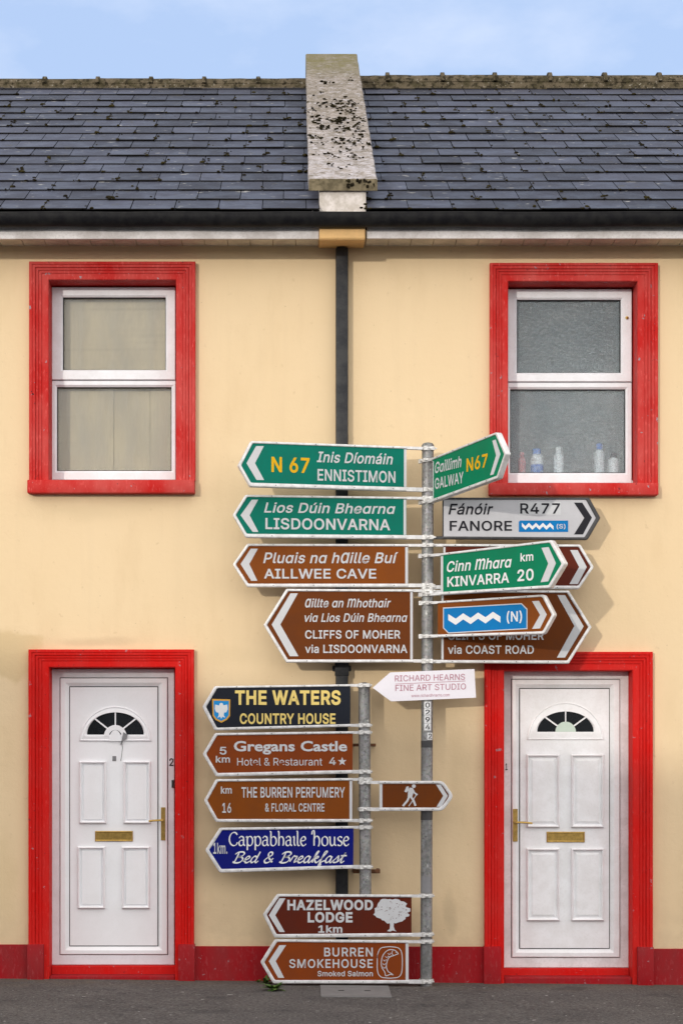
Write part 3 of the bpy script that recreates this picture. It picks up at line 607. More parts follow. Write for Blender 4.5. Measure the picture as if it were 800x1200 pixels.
    'M': (628, [[60,0,81,0,60,170,60,509,60,339,91,509,152,509,121,509,193,402,277,187,235,294,280,180,287,159,284,170,291,148,299,123,295,136,303,110,311,84,307,97,315,71,322,49,319,59,317,49,307,49,312,49,310,59,318,83,314,70,322,95,330,121,326,108,334,134,342,158,338,147,346,170,352,187,349,179,394,294,476,509,435,402,507,509,568,509,537,509,568,339,568,0,568,170,547,0,504,0,525,0,504,97,504,291,504,194,504,302,504,327,504,314,505,340,505,369,505,354,505,383,506,413,506,398,506,428,507,457,507,443,509,457,513,457,511,457,508,441,498,409,503,426,492,393,482,363,487,378,477,348,467,322,472,334,463,309,456,291,459,299,418,194,342,0,380,97,323,0,286,0,305,0,248,97,170,291,209,194,167,299,159,321,163,309,155,333,145,361,150,346,140,376,129,408,135,391,124,424,112,457,118,441,114,457,119,457,117,457,119,444,120,416,120,431,120,401,121,372,121,387,121,357,122,328,121,342,122,315,122,291,122,302,122,194,122,0,122,97,101,0]]),
    'N': (523, [[60,0,82,0,60,170,60,509,60,339,85,509,136,509,111,509,205,400,343,183,274,291,349,174,363,151,355,164,370,138,388,107,379,123,396,90,414,55,405,73,411,55,405,54,408,54,403,72,401,108,401,90,400,126,399,157,399,142,399,172,399,195,399,185,399,300,399,509,399,404,420,509,463,509,442,509,463,339,463,0,463,170,438,0,387,0,412,0,325,97,202,290,264,193,194,303,177,331,186,316,169,345,148,381,159,362,137,400,108,452,123,424,111,453,119,454,115,453,120,428,122,384,121,405,123,362,124,328,124,344,125,312,125,291,125,300,125,194,125,0,125,97,103,0]]),
    'O': (533, [[267,-7,311,-7,223,-7,150,25,184,4,116,46,70,115,90,76,50,154,40,254,40,201,40,308,70,393,50,354,90,432,150,484,116,462,184,505,267,516,223,516,311,516,384,484,350,505,418,462,464,393,444,432,483,354,493,254,493,308,493,201,464,115,483,154,444,76,384,25,418,46,350,4],[267,53,236,53,297,53,349,76,325,61,374,91,408,144,394,114,423,174,430,254,430,211,430,298,408,365,423,335,394,395,349,433,374,417,325,448,267,456,297,456,236,456,184,433,209,448,159,417,125,364,140,394,111,334,103,254,103,297,103,211,125,144,111,174,140,114,184,76,159,92,209,61]]),
    'P': (445, [[60,0,82,0,60,170,60,509,60,339,118,509,235,509,177,509,274,509,332,487,307,502,358,473,390,430,377,454,402,405,409,348,409,378,409,317,390,265,402,290,377,241,332,207,358,222,307,193,235,186,274,186,193,186,109,186,151,186,109,205,109,242,109,224,150,242,233,242,191,242,259,242,297,256,281,247,313,265,333,294,325,278,341,310,344,348,344,328,344,368,333,402,341,386,325,417,297,439,313,430,280,448,232,452,259,452,196,452,125,452,160,452,125,301,125,0,125,151,103,0]]),
    'R': (449, [[60,0,82,0,60,170,60,509,60,339,119,509,236,509,177,509,275,509,333,489,307,502,359,475,390,433,378,457,403,410,409,352,409,382,409,321,390,271,403,295,378,248,333,217,359,230,307,204,236,198,275,198,189,198,96,198,143,198,96,217,96,255,96,236,142,255,234,255,188,255,260,255,298,267,281,259,314,275,334,300,326,286,341,315,345,352,345,332,345,372,334,405,341,390,326,420,298,440,314,431,281,448,233,452,259,452,197,452,125,452,161,452,125,301,125,0,125,151,103,0],[353,0,378,0,312,76,230,229,271,153,254,229,303,229,279,229,344,153,428,0,386,76,403,0]]),
    'S': (447, [[224,-9,263,-9,187,-9,128,9,155,-3,100,21,64,60,79,38,49,82,38,137,40,107,60,137,104,137,82,137,106,117,123,88,112,101,134,75,166,59,149,65,184,52,224,49,203,49,247,49,286,60,268,53,304,68,329,92,319,78,340,105,346,139,346,121,346,155,332,179,341,169,323,189,296,205,311,198,281,211,245,222,264,217,224,228,184,239,204,234,142,251,86,289,109,268,63,311,52,372,52,339,52,401,75,448,60,426,90,469,138,498,111,486,164,510,227,516,194,516,261,516,316,498,290,510,342,486,377,449,362,469,392,428,401,378,400,404,380,378,337,378,358,378,335,403,302,437,323,423,281,451,225,459,256,459,203,459,167,448,184,455,151,441,129,418,138,431,120,406,115,376,115,391,115,358,131,334,120,344,142,323,169,308,154,314,184,302,212,293,199,297,230,289,264,279,247,284,279,275,312,264,295,270,328,257,359,238,344,248,373,227,395,198,385,214,404,181,408,139,408,162,408,111,386,64,401,86,372,41,323,11,351,24,296,-2]]),
    'T': (449, [[32,452,85,452,32,471,32,509,32,490,160,509,417,509,288,509,417,490,417,452,417,471,363,452,257,452,310,452,257,301,257,0,257,151,235,0,193,0,214,0,193,151,193,452,193,301,139,452]]),
    'U': (517, [[259,-8,299,-8,219,-8,154,15,184,0,124,31,85,80,101,53,68,107,60,173,60,138,60,285,60,509,60,397,81,509,124,509,103,509,124,399,124,178,124,288,124,154,141,113,130,132,152,94,187,68,167,79,207,57,259,52,231,52,287,52,331,68,311,57,351,79,377,113,366,94,387,132,393,178,393,154,393,288,393,509,393,399,414,509,457,509,436,509,457,397,457,173,457,285,457,138,433,80,449,107,416,53,363,15,393,31,334,0]]),
    'V': (480, [[204,0,229,0,141,170,16,509,79,339,39,509,84,509,62,509,120,408,192,206,156,307,198,189,215,137,206,166,224,109,248,31,235,73,243,31,235,31,239,31,247,74,267,138,258,110,276,166,290,206,284,189,325,307,395,509,360,408,417,509,463,509,440,509,401,339,278,0,340,170,253,0]]),
    'W': (686, [[155,0,180,0,109,170,16,509,63,339,38,509,82,509,60,509,109,404,163,196,136,300,168,179,175,145,172,163,179,128,187,94,183,111,190,76,197,40,194,58,194,40,189,40,192,40,193,58,200,94,196,76,203,111,211,145,207,128,215,163,224,196,220,179,251,300,306,509,279,404,331,509,380,509,355,509,407,404,462,196,434,300,466,179,474,145,470,163,478,128,486,94,482,111,490,76,497,40,494,58,494,40,488,40,491,40,492,58,499,94,495,76,502,111,510,145,506,128,515,163,523,196,519,179,550,300,603,509,576,404,625,509,670,509,647,509,623,339,530,0,577,170,505,0,455,0,480,0,426,108,368,323,397,215,362,344,351,391,357,367,346,416,336,475,341,444,341,475,350,475,345,475,345,445,335,395,340,419,330,371,318,323,324,347,289,215,230,0,260,108,205,0]]),
    'Y': (472, [[203,0,225,0,203,69,203,208,203,139,141,308,16,509,79,409,41,509,91,509,66,509,125,454,192,344,159,399,203,326,222,292,213,309,231,275,250,230,240,255,241,230,224,230,232,230,233,255,251,293,242,276,260,310,280,344,270,327,314,399,381,509,347,454,406,509,455,509,430,509,393,409,268,208,330,308,268,139,268,0,268,69,247,0]]),
    'Z': (438, [[42,0,161,0,42,15,42,46,42,31,119,159,273,385,196,272,284,400,306,431,295,415,318,446,341,476,329,461,343,469,348,454,346,461,327,453,285,452,306,453,264,452,223,452,244,452,162,452,40,452,101,452,40,471,40,509,40,490,159,509,397,509,278,509,397,493,397,462,397,477,321,351,169,129,245,240,158,113,134,81,146,97,122,65,97,33,110,49,95,40,90,54,93,47,111,55,152,57,132,56,173,57,214,57,193,57,276,57,399,57,338,57,399,38,399,0,399,19,280,0]]),
    'a': (389, [[160,-9,182,-9,136,-9,94,5,114,-4,75,14,48,45,59,27,36,62,30,108,30,83,30,130,43,161,35,147,52,175,78,193,63,185,92,201,125,211,108,207,143,215,178,220,160,218,201,223,234,227,219,225,248,228,265,235,258,231,272,239,276,255,276,245,276,255,276,257,276,256,276,272,267,297,273,286,261,308,240,322,252,316,228,328,196,331,213,331,178,331,149,322,162,328,136,317,118,301,126,309,110,292,100,274,104,283,80,280,41,291,61,285,50,314,79,346,62,332,95,360,133,375,113,369,153,381,194,384,173,384,208,384,239,379,223,383,255,376,286,360,271,370,301,351,322,320,313,338,332,303,337,251,337,280,337,168,337,0,337,84,317,0,277,0,297,0,277,17,277,52,277,35,275,52,272,52,274,52,268,43,252,25,261,34,243,15,215,1,230,7,200,-5],[170,45,155,45,193,45,228,59,212,50,243,68,263,93,255,79,271,107,276,138,276,122,276,155,276,190,276,173,273,187,259,182,268,184,251,180,231,176,242,178,221,174,200,171,210,172,190,170,175,168,182,169,161,166,134,159,147,163,121,154,103,139,111,148,96,131,92,105,92,119,92,92,102,72,95,81,109,63,130,52,118,57,142,48]]),
    'c': (396, [[207,-8,226,-8,173,-8,117,16,143,0,91,33,56,85,71,56,41,114,34,187,34,149,34,227,56,291,41,262,71,321,117,360,91,343,143,376,207,384,173,384,226,384,260,377,243,382,276,372,305,356,292,365,319,347,340,322,330,335,350,309,362,277,357,294,342,272,303,262,322,267,300,272,290,289,296,281,285,297,270,311,278,305,262,317,242,325,253,322,232,328,207,330,220,330,182,330,145,310,161,323,129,297,108,258,116,280,100,237,96,187,96,213,96,162,108,117,100,139,116,96,145,66,129,79,161,53,207,46,182,46,220,46,243,52,232,48,253,55,271,66,263,60,279,72,292,89,286,80,297,97,304,117,301,107,324,112,363,102,343,107,358,85,341,56,351,70,332,43,306,21,320,31,293,12,261,-1,277,4,244,-6]]),
    'd': (424, [[195,-8,219,-8,164,-8,111,16,136,0,87,32,55,84,68,55,41,114,34,189,34,149,34,229,55,293,41,263,69,322,112,361,88,345,136,376,196,384,164,384,219,384,253,373,238,381,268,365,287,346,279,356,296,336,306,319,302,327,308,319,311,319,309,319,311,382,311,509,311,446,331,509,372,509,351,509,372,339,372,0,372,170,352,0,313,0,332,0,313,20,313,59,313,39,311,59,307,59,309,59,302,51,287,31,295,42,278,21,252,4,267,12,238,-4],[205,47,181,47,227,47,263,65,247,53,279,77,299,115,291,94,308,136,312,189,312,161,312,217,300,263,308,242,292,284,263,312,279,300,247,324,205,330,228,330,181,330,145,311,161,324,129,299,108,261,116,282,100,240,96,189,96,216,96,162,109,117,100,138,117,95,145,66,129,78,161,53]]),
    'e': (404, [[212,-8,238,-8,175,-8,117,16,143,0,90,33,56,85,70,56,41,114,34,187,34,148,34,226,55,290,41,260,69,319,115,359,89,343,141,376,205,384,171,384,226,384,266,374,246,381,285,367,319,341,303,356,335,326,357,282,348,306,366,258,371,194,371,228,371,186,371,169,371,178,272,169,75,169,174,169,75,187,75,221,75,204,163,221,338,221,250,221,329,215,310,202,319,208,310,227,298,269,306,249,290,288,263,314,278,303,247,325,205,330,228,330,182,330,146,313,163,325,130,302,109,270,118,288,100,251,96,211,96,232,96,200,96,178,96,189,96,150,110,106,101,126,120,87,151,61,134,72,168,51,212,46,189,46,228,46,254,53,241,48,266,57,285,73,277,64,294,82,306,105,301,93,325,101,365,91,345,96,359,71,335,39,349,54,321,24,283,4,303,13,262,-4]]),
    'g': (425, [[207,-151,238,-151,179,-151,134,-140,155,-147,113,-132,82,-110,96,-123,69,-98,51,-69,58,-84,67,-60,101,-41,84,-50,107,-49,122,-66,113,-57,130,-75,154,-88,141,-82,168,-94,207,-97,186,-97,238,-97,282,-75,263,-90,302,-60,311,-6,311,-37,311,19,311,68,311,44,310,68,306,68,308,68,301,60,287,41,295,51,278,32,252,16,267,23,238,8,195,5,219,5,164,5,113,27,137,12,88,41,55,90,69,62,41,118,34,191,34,152,34,230,55,293,41,264,69,322,112,361,88,345,137,376,196,384,165,384,220,384,253,373,239,381,268,365,288,346,280,356,297,336,308,319,303,327,309,319,313,319,311,319,313,339,313,379,313,359,333,379,372,379,353,379,372,250,372,-9,372,121,372,-42,350,-90,365,-69,335,-111,291,-136,316,-126,266,-146],[205,59,181,59,228,59,264,75,248,64,280,86,300,121,292,101,308,141,312,193,312,165,312,220,300,264,308,243,292,284,264,312,280,301,248,324,205,330,228,330,181,330,145,312,161,324,129,299,109,262,117,283,100,242,96,193,96,219,96,166,109,123,100,143,117,103,145,76,129,87,162,65]]),
    'h': (410, [[114,227,114,249,114,151,114,0,114,76,93,0,53,0,73,0,53,170,53,509,53,339,73,509,114,509,93,509,114,435,114,287,114,361,110,287,102,287,106,287,114,322,152,362,131,347,174,377,227,384,199,384,253,384,295,369,276,379,315,358,341,321,330,342,352,299,357,240,357,273,357,160,357,0,357,80,337,0,296,0,316,0,296,78,296,235,296,157,296,265,273,304,288,288,258,321,210,329,237,329,192,329,161,317,175,325,146,309,126,283,135,298,118,267]]),
    'i': (167, [[53,0,73,0,53,126,53,379,53,253,73,379,114,379,93,379,114,253,114,0,114,126,93,0],[84,443,95,443,72,443,54,455,62,447,45,462,41,483,41,472,41,494,54,512,45,504,62,520,84,524,72,524,95,524,114,512,106,520,122,504,126,483,126,494,126,472,114,455,122,462,106,447]]),
    'k': (381, [[110,137,132,158,110,162,110,212,110,187,113,212,121,212,117,212,175,268,284,379,230,323,310,379,360,379,335,379,301,319,184,199,243,259,182,199,177,199,179,199,155,178],[53,0,73,0,53,170,53,509,53,339,73,509,114,509,93,509,114,339,114,0,114,170,93,0],[294,0,320,0,245,62,148,186,197,124,162,200,191,229,177,214,252,152,372,0,312,76,346,0]]),
    'l': (189, [[139,-2,147,-2,110,-2,74,20,88,5,60,35,53,84,53,57,53,226,53,509,53,367,73,509,114,509,93,509,114,372,114,99,114,235,114,81,120,62,116,69,125,55,146,52,133,52,152,52,160,53,157,52,164,53,170,54,167,54,173,37,181,3,177,20,175,1,162,-1,169,0,154,-2]]),
    'm': (610, [[53,0,73,0,53,126,53,379,53,253,72,379,112,379,92,379,112,351,112,295,112,323,111,295,108,295,109,295,113,316,132,346,121,332,144,359,172,376,157,369,187,383,219,386,203,386,247,386,287,361,270,378,305,344,321,295,316,322,318,295,312,295,315,295,317,313,337,343,325,329,349,357,381,375,364,367,398,382,437,386,416,386,459,386,497,372,479,381,515,362,541,328,530,348,551,309,557,255,557,285,557,170,557,0,557,85,536,0,496,0,516,0,496,85,496,254,496,169,496,281,473,313,488,301,457,325,419,330,439,330,402,330,374,320,387,327,362,313,345,290,352,303,339,278,335,247,335,263,335,165,335,0,335,82,315,0,274,0,295,0,274,87,274,260,274,173,274,281,253,311,267,298,239,324,199,330,221,330,185,330,158,320,171,327,144,313,126,289,134,303,118,276,114,238,114,258,114,159,114,0,114,79,93,0]]),
    'n': (410, [[114,227,114,249,114,151,114,0,114,76,93,0,53,0,73,0,53,126,53,379,53,253,72,379,112,379,92,379,112,349,112,287,112,318,109,287,102,287,106,287,114,322,152,362,131,347,174,377,227,384,199,384,253,384,295,369,276,379,314,358,341,321,330,342,352,299,357,240,357,273,357,160,357,0,357,80,337,0,296,0,316,0,296,78,296,235,296,157,296,265,273,304,288,288,258,321,210,329,237,329,192,329,161,317,175,325,146,309,126,283,135,298,118,267]]),
    'o': (415, [[207,-8,242,-8,173,-8,117,16,143,0,91,33,56,85,71,56,41,114,34,187,34,149,34,227,56,291,41,262,71,321,117,360,91,343,143,376,207,384,173,384,242,384,299,360,273,376,325,343,359,291,345,321,374,262,381,187,381,227,381,149,359,85,374,114,345,56,299,16,325,33,273,0],[207,46,182,46,233,46,270,66,254,53,287,79,307,117,299,96,315,139,319,187,319,162,319,213,307,258,315,236,299,280,270,310,287,297,254,323,207,330,233,330,182,330,145,310,161,323,129,297,108,258,116,280,100,237,96,187,96,213,96,162,108,117,100,139,116,96,145,66,129,79,161,53]]),
    'p': (424, [[53,-143,73,-143,53,31,53,379,53,205,72,379,112,379,92,379,112,359,112,319,112,339,114,319,118,319,116,319,123,327,137,346,129,336,145,356,171,373,157,365,186,381,229,384,205,384,261,384,313,361,289,376,337,345,370,293,356,322,383,263,390,189,390,229,390,149,370,84,383,114,356,55,313,16,337,32,289,0,229,-8,261,-8,206,-8,173,4,187,-4,158,12,138,31,146,21,130,42,118,59,123,51,117,59,114,59,115,59,114,-8,114,-143,114,-76,93,-143],[220,47,197,47,244,47,279,66,263,53,295,78,316,117,308,95,324,138,328,189,328,162,328,216,316,261,324,240,308,282,280,311,296,299,264,324,220,330,244,330,197,330,161,312,177,324,145,300,125,263,133,284,117,242,113,189,113,217,113,161,125,115,117,136,133,94,162,65,146,77,178,53]]),
    'r': (259, [[53,0,73,0,53,126,53,379,53,253,72,379,112,379,92,379,112,360,112,321,112,340,113,321,115,321,114,321,122,340,152,367,135,355,170,379,213,385,190,385,218,385,229,384,223,385,235,384,243,384,240,384,243,363,243,322,243,343,242,323,230,324,237,323,223,325,207,326,215,326,189,326,159,315,173,322,145,307,126,284,134,297,118,270,114,237,114,255,114,158,114,0,114,79,93,0]]),
    's': (365, [[182,-8,211,-8,156,-8,112,3,133,-4,92,11,62,38,75,23,49,53,36,94,40,72,55,98,94,107,74,102,99,86,124,60,109,70,139,50,181,45,158,45,208,45,244,62,229,51,260,74,268,103,268,87,268,116,254,136,263,127,245,144,212,155,231,151,191,160,149,170,170,165,115,178,72,208,89,191,55,225,47,274,47,247,47,296,65,332,53,315,77,348,115,370,94,361,136,380,187,384,160,384,213,384,254,372,235,380,272,365,299,339,287,353,310,325,324,290,319,309,305,286,268,277,287,281,263,292,243,316,255,304,230,327,187,333,212,333,165,333,131,317,146,327,116,306,109,277,109,293,109,263,124,243,114,252,134,235,172,223,150,228,191,218,229,209,210,214,264,201,306,171,290,188,323,154,331,107,331,133,331,84,312,47,325,64,300,30,260,6,282,16,237,-3]]),
    't': (227, [[204,379,138,379,204,362,204,327,204,344,138,327,6,327,72,327,6,344,6,379,6,362,72,379],[65,471,65,345,85,471,126,471,106,471,126,347,126,98,126,222,126,81,136,61,129,69,143,54,170,50,154,50,174,50,185,51,179,50,191,52,202,54,197,53,206,36,213,2,209,19,207,0,192,-3,200,-2,184,-4,168,-4,176,-4,136,-4,92,21,110,4,74,38,65,93,65,62,65,219]]),
    'u': (410, [[182,-5,211,-5,157,-5,115,11,134,0,95,21,69,59,80,37,58,80,53,139,53,107,53,219,53,379,53,299,73,379,114,379,93,379,114,301,114,144,114,222,114,114,137,75,121,91,152,58,200,50,173,50,218,50,249,62,235,54,264,70,283,97,275,81,292,112,296,153,296,131,296,228,296,379,296,304,316,379,357,379,337,379,357,253,357,0,357,126,337,0,298,0,318,0,298,31,298,92,298,61,301,92,307,92,304,92,295,57,257,17,279,32,235,2]]),
    'v': (389, [[163,0,184,0,114,126,17,379,66,253,40,379,84,379,62,379,111,305,165,155,138,230,174,132,187,87,181,110,193,64,206,21,199,42,198,21,184,21,191,21,191,42,203,87,197,64,209,110,224,155,216,132,251,230,305,379,278,305,327,379,371,379,349,379,323,253,226,0,275,126,205,0]]),
    'w': (567, [[138,0,158,0,99,126,23,379,61,253,44,379,87,379,66,379,103,324,133,214,118,269,140,191,154,137,147,165,161,108,175,41,168,76,172,41,165,41,168,41,172,75,186,135,179,106,193,163,206,214,199,190,221,269,252,379,237,324,273,379,316,379,295,379,332,324,362,214,347,269,368,190,382,136,375,164,388,107,402,41,395,76,399,41,391,41,395,41,399,75,413,135,406,107,420,164,434,214,427,190,449,269,480,379,465,324,502,379,545,379,523,379,506,253,429,0,468,126,409,0,368,0,389,0,352,57,319,172,335,114,314,189,305,225,309,207,300,243,291,280,295,261,286,299,277,338,281,318,281,338,291,338,286,338,286,319,277,280,281,299,272,261,263,225,267,243,258,206,248,172,253,189,231,114,199,0,215,57,178,0]]),
    'á': (389, [[160,-9,182,-9,136,-9,94,5,114,-4,75,14,48,45,59,27,36,62,30,108,30,83,30,130,43,161,35,147,52,175,78,193,63,185,92,201,125,211,108,207,143,215,178,220,160,218,201,223,234,227,219,225,248,228,265,235,258,231,272,239,276,255,276,245,276,255,276,257,276,256,276,272,267,297,273,286,261,308,240,322,252,316,228,328,196,331,213,331,178,331,149,322,162,328,136,317,118,301,126,309,110,292,100,274,104,283,80,280,41,291,61,285,50,314,79,346,62,332,95,360,133,375,113,369,153,381,194,384,173,384,208,384,239,379,223,383,255,376,286,360,271,370,301,351,322,320,313,338,332,303,337,251,337,280,337,168,337,0,337,84,317,0,277,0,297,0,277,17,277,52,277,35,275,52,272,52,274,52,268,43,252,25,261,34,243,15,215,1,230,7,200,-5],[170,45,155,45,193,45,228,59,212,50,243,68,263,93,255,79,271,107,276,138,276,122,276,155,276,190,276,173,273,187,259,182,268,184,251,180,231,176,242,178,221,174,200,171,210,172,190,170,175,168,182,169,161,166,134,159,147,163,121,154,103,139,111,148,96,131,92,105,92,119,92,92,102,72,95,81,109,63,130,52,118,57,142,48],[162,429,179,429,178,462,210,529,194,496,233,529,278,529,255,529,256,496,212,429,234,462,196,429]]),
    'í': (167, [[53,0,73,0,53,126,53,379,53,253,73,379,114,379,93,379,114,253,114,0,114,126,93,0],[57,429,73,429,73,462,104,529,89,496,127,529,173,529,150,529,151,496,107,429,129,462,90,429]]),
    'ó': (415, [[207,-8,242,-8,173,-8,117,16,143,0,91,33,56,85,71,56,41,114,34,187,34,149,34,227,56,291,41,262,71,321,117,360,91,343,143,376,207,384,173,384,242,384,299,360,273,376,325,343,359,291,345,321,374,262,381,187,381,227,381,149,359,85,374,114,345,56,299,16,325,33,273,0],[207,46,182,46,233,46,270,66,254,53,287,79,307,117,299,96,315,139,319,187,319,162,319,213,307,258,315,236,299,280,270,310,287,297,254,323,207,330,233,330,182,330,145,310,161,323,129,297,108,258,116,280,100,237,96,187,96,213,96,162,108,117,100,139,116,96,145,66,129,79,161,53],[181,429,197,429,197,462,228,529,212,496,251,529,297,529,274,529,275,496,231,429,253,462,214,429]]),
    'ú': (410, [[182,-5,211,-5,157,-5,115,11,134,0,95,21,69,59,80,37,58,80,53,139,53,107,53,219,53,379,53,299,73,379,114,379,93,379,114,301,114,144,114,222,114,114,137,75,121,91,152,58,200,50,173,50,218,50,249,62,235,54,264,70,283,97,275,81,292,112,296,153,296,131,296,228,296,379,296,304,316,379,357,379,337,379,357,253,357,0,357,126,337,0,298,0,318,0,298,31,298,92,298,61,301,92,307,92,304,92,295,57,257,17,279,32,235,2],[178,429,195,429,194,462,226,529,210,496,248,529,294,529,271,529,272,496,228,429,250,462,211,429]]),
    'ɑ': (425, [[195,-8,218,-8,164,-8,112,16,136,0,88,32,55,84,69,55,41,114,34,189,34,149,34,229,55,293,41,263,69,322,112,361,88,345,137,376,196,384,165,384,220,384,253,373,239,381,268,365,287,346,279,356,296,336,307,319,302,327,308,319,311,319,310,319,311,339,311,379,311,359,331,379,372,379,352,379,372,253,372,0,372,126,352,0,311,0,332,0,311,20,311,59,311,39,310,59,307,59,308,59,302,51,287,31,295,42,278,21,252,4,267,11,237,-4],[205,47,181,47,228,47,264,65,248,53,280,77,300,115,292,94,308,136,312,189,312,161,312,217,300,263,308,242,292,284,264,312,280,300,248,324,205,330,228,330,181,330,145,312,161,324,129,299,109,262,117,283,100,240,96,189,96,216,96,162,109,117,100,138,117,95,145,66,129,78,162,53]]),
}
def outlines(ch): return LETTERS[ch][0], [[n[i:i + 6] for i in range(0, len(n), 6)] for n in LETTERS[ch][1]]
def layers(ch):
    """a letter's outlines sorted into filled shapes with their holes, since its strokes may overlap"""
    adv, outs = outlines(ch)
    def area(o_): return sum(o_[i][0] * o_[(i + 1) % len(o_)][1] - o_[(i + 1) % len(o_)][0] * o_[i][1] for i in range(len(o_))) / 2
    def inside(pt, o_):
        hit = False
        for i in range(len(o_)):
            (x1, y1), (x2, y2) = o_[i][:2], o_[(i + 1) % len(o_)][:2]
            if (y1 > pt[1]) != (y2 > pt[1]) and pt[0] < x1 + (pt[1] - y1) / (y2 - y1) * (x2 - x1): hit = not hit
        return hit
    if not outs: return adv, []
    A = [area(o_) for o_ in outs]; main = math.copysign(1, max(A, key=abs))
    solid = [[o_] for o_, q in zip(outs, A) if q * main > 0]
    for o_, q in zip(outs, A):
        if q * main <= 0:
            for g in solid:
                if inside(o_[0][:2], g[0]): g.append(o_); break
    return adv, solid
def glyph_mesh(body, bold=0.0, spacing=1.0, own=True):
    """triangles of a line of writing; ^ before a letter draws it as tall as a capital"""
    curves = []
    def new_curve():
        cu = bpy.data.curves.new('t', 'CURVE'); cu.dimensions = '2D'; cu.fill_mode = 'BOTH'; cu.resolution_u = 3; curves.append(cu); return cu
    if own:
        x = 0.0; big = False
        for ch in body:
            if ch == '^': big = True; continue
            adv, solid = layers(ch); k = 1.34 if big else 1.0; kx = 1.06 if big else 1.0
            for n_, g in enumerate(solid):
                while len(curves) <= n_: new_curve()
                for o_ in g:
                    sp = curves[n_].splines.new('BEZIER'); sp.bezier_points.add(len(o_) - 1); sp.use_cyclic_u = True
                    for bp, q in zip(sp.bezier_points, o_):
                        bp.handle_left_type = bp.handle_right_type = 'FREE'
                        bp.co = (x + q[0] * kx / 1000, q[1] * k / 1000, 0); bp.handle_left = (x + q[2] * kx / 1000, q[3] * k / 1000, 0); bp.handle_right = (x + q[4] * kx / 1000, q[5] * k / 1000, 0)
            x += adv * kx / 1000 * spacing + bold * 1.2; big = False
    else:
        cu = bpy.data.curves.new('t', 'FONT'); cu.body = body; cu.offset = bold; cu.space_character = spacing; cu.resolution_u = 3; curves.append(cu)
    vs, fs = [], []
    # bolder writing: a band along every outline
    if own and bold > 0:
        for cu in curves:
            for sp in cu.splines:
                bp = sp.bezier_points; n = len(bp); pts = []
                for i in range(n):
                    a, e = bp[i], bp[(i + 1) % n]; straight = (a.handle_right - a.co).cross(e.co - a.co).length < 1e-5 and (e.handle_left - e.co).cross(e.co - a.co).length < 1e-5
                    for q in range(1 if straight else 4):
                        t_ = q / 4; pts.append(a.co * (1 - t_) ** 3 + a.handle_right * 3 * t_ * (1 - t_) ** 2 + e.handle_left * 3 * t_ * t_ * (1 - t_) + e.co * t_ ** 3)
                pts = [p for i, p in enumerate(pts) if (p - pts[i - 1]).length > 0.004]
                n = len(pts); nr = []
                for i in range(n):
                    d0 = (pts[i] - pts[i - 1]).normalized(); d1 = (pts[(i + 1) % n] - pts[i]).normalized(); m_ = Vector((-(d0.y + d1.y), d0.x + d1.x, 0)); m_.normalize()
                    nr.append(m_ / max(0.6, m_.dot(Vector((-d1.y, d1.x, 0)))))
                for i in range(n):
                    j = (i + 1) % n; b0 = len(vs); z_ = 0.0004 + 0.00004 * (i % 5)
                    vs += [(p.x, p.y, z_) for p in (pts[i] + nr[i] * bold, pts[j] + nr[j] * bold, pts[j] - nr[j] * bold, pts[i] - nr[i] * bold)]; fs.append((b0, b0 + 3, b0 + 2, b0 + 1))
    for n_, cu in enumerate(curves):
        o = bpy.data.objects.new('t', cu); COL.objects.link(o)
        dg = bpy.context.evaluated_depsgraph_get(); me = bpy.data.meshes.new_from_object(o.evaluated_get(dg))
        b0 = len(vs); vs += [(v.co.x, v.co.y, n_ * 0.00015) for v in me.vertices]; fs += [tuple(b0 + i for i in p.vertices) for p in me.polygons]
        bpy.data.objects.remove(o); bpy.data.curves.remove(cu); bpy.data.meshes.remove(me)
    return vs, fs
CAPS = {own: max(v[1] for v in glyph_mesh('H', 0, 1, own)[0]) for own in (True, False)}
def text_on(b, body, x0, x1, z0, z1, y, bold=0.012, shear=0.0, spacing=1.0, own=True):
    """the words fitted between x0..x1, baseline z0, capitals up to z1, lying on the plane y"""
    vs, fs = glyph_mesh(body, bold, spacing, own)
    k = (z1 - z0) / (CAPS[own] + 2 * bold)
    pts = [(v[0] + shear * v[1], v[1] + bold, v[2]) for v in vs]
    a = min(p[0] for p in pts); e = max(p[0] for p in pts); kx = (x1 - x0) / (e - a)
    b.lift += 0.00006
    b.add([(x0 + (p[0] - a) * kx, y - b.lift - p[2], z0 + p[1] * k) for p in pts], fs)
def ribbon(b, pts, w, y, nib=None):
    """a pen stroke: a flat ribbon along pts; nib = pen angle for a broad pen"""
    n = len(pts); L, Rr = [], []
    for i, p in enumerate(pts):
        q0 = pts[max(i - 1, 0)]; q1 = pts[min(i + 1, n - 1)]; dx, dz = q1[0] - q0[0], q1[1] - q0[1]; l = math.hypot(dx, dz) or 1
        ww = w if nib is None else w * (0.42 + 0.58 * abs(math.sin(math.atan2(dz, dx) - rad(nib))))
        L.append((p[0] - dz / l * ww / 2, p[1] + dx / l * ww / 2)); Rr.append((p[0] + dz / l * ww / 2, p[1] - dx / l * ww / 2))
    b.lift += 0.00006; y -= b.lift
    vs = [(p[0], y, p[1]) for p in L] + [(p[0], y, p[1]) for p in Rr]
    b.add(vs, [(n + i, n + i + 1, i + 1, i) for i in range(n - 1)])
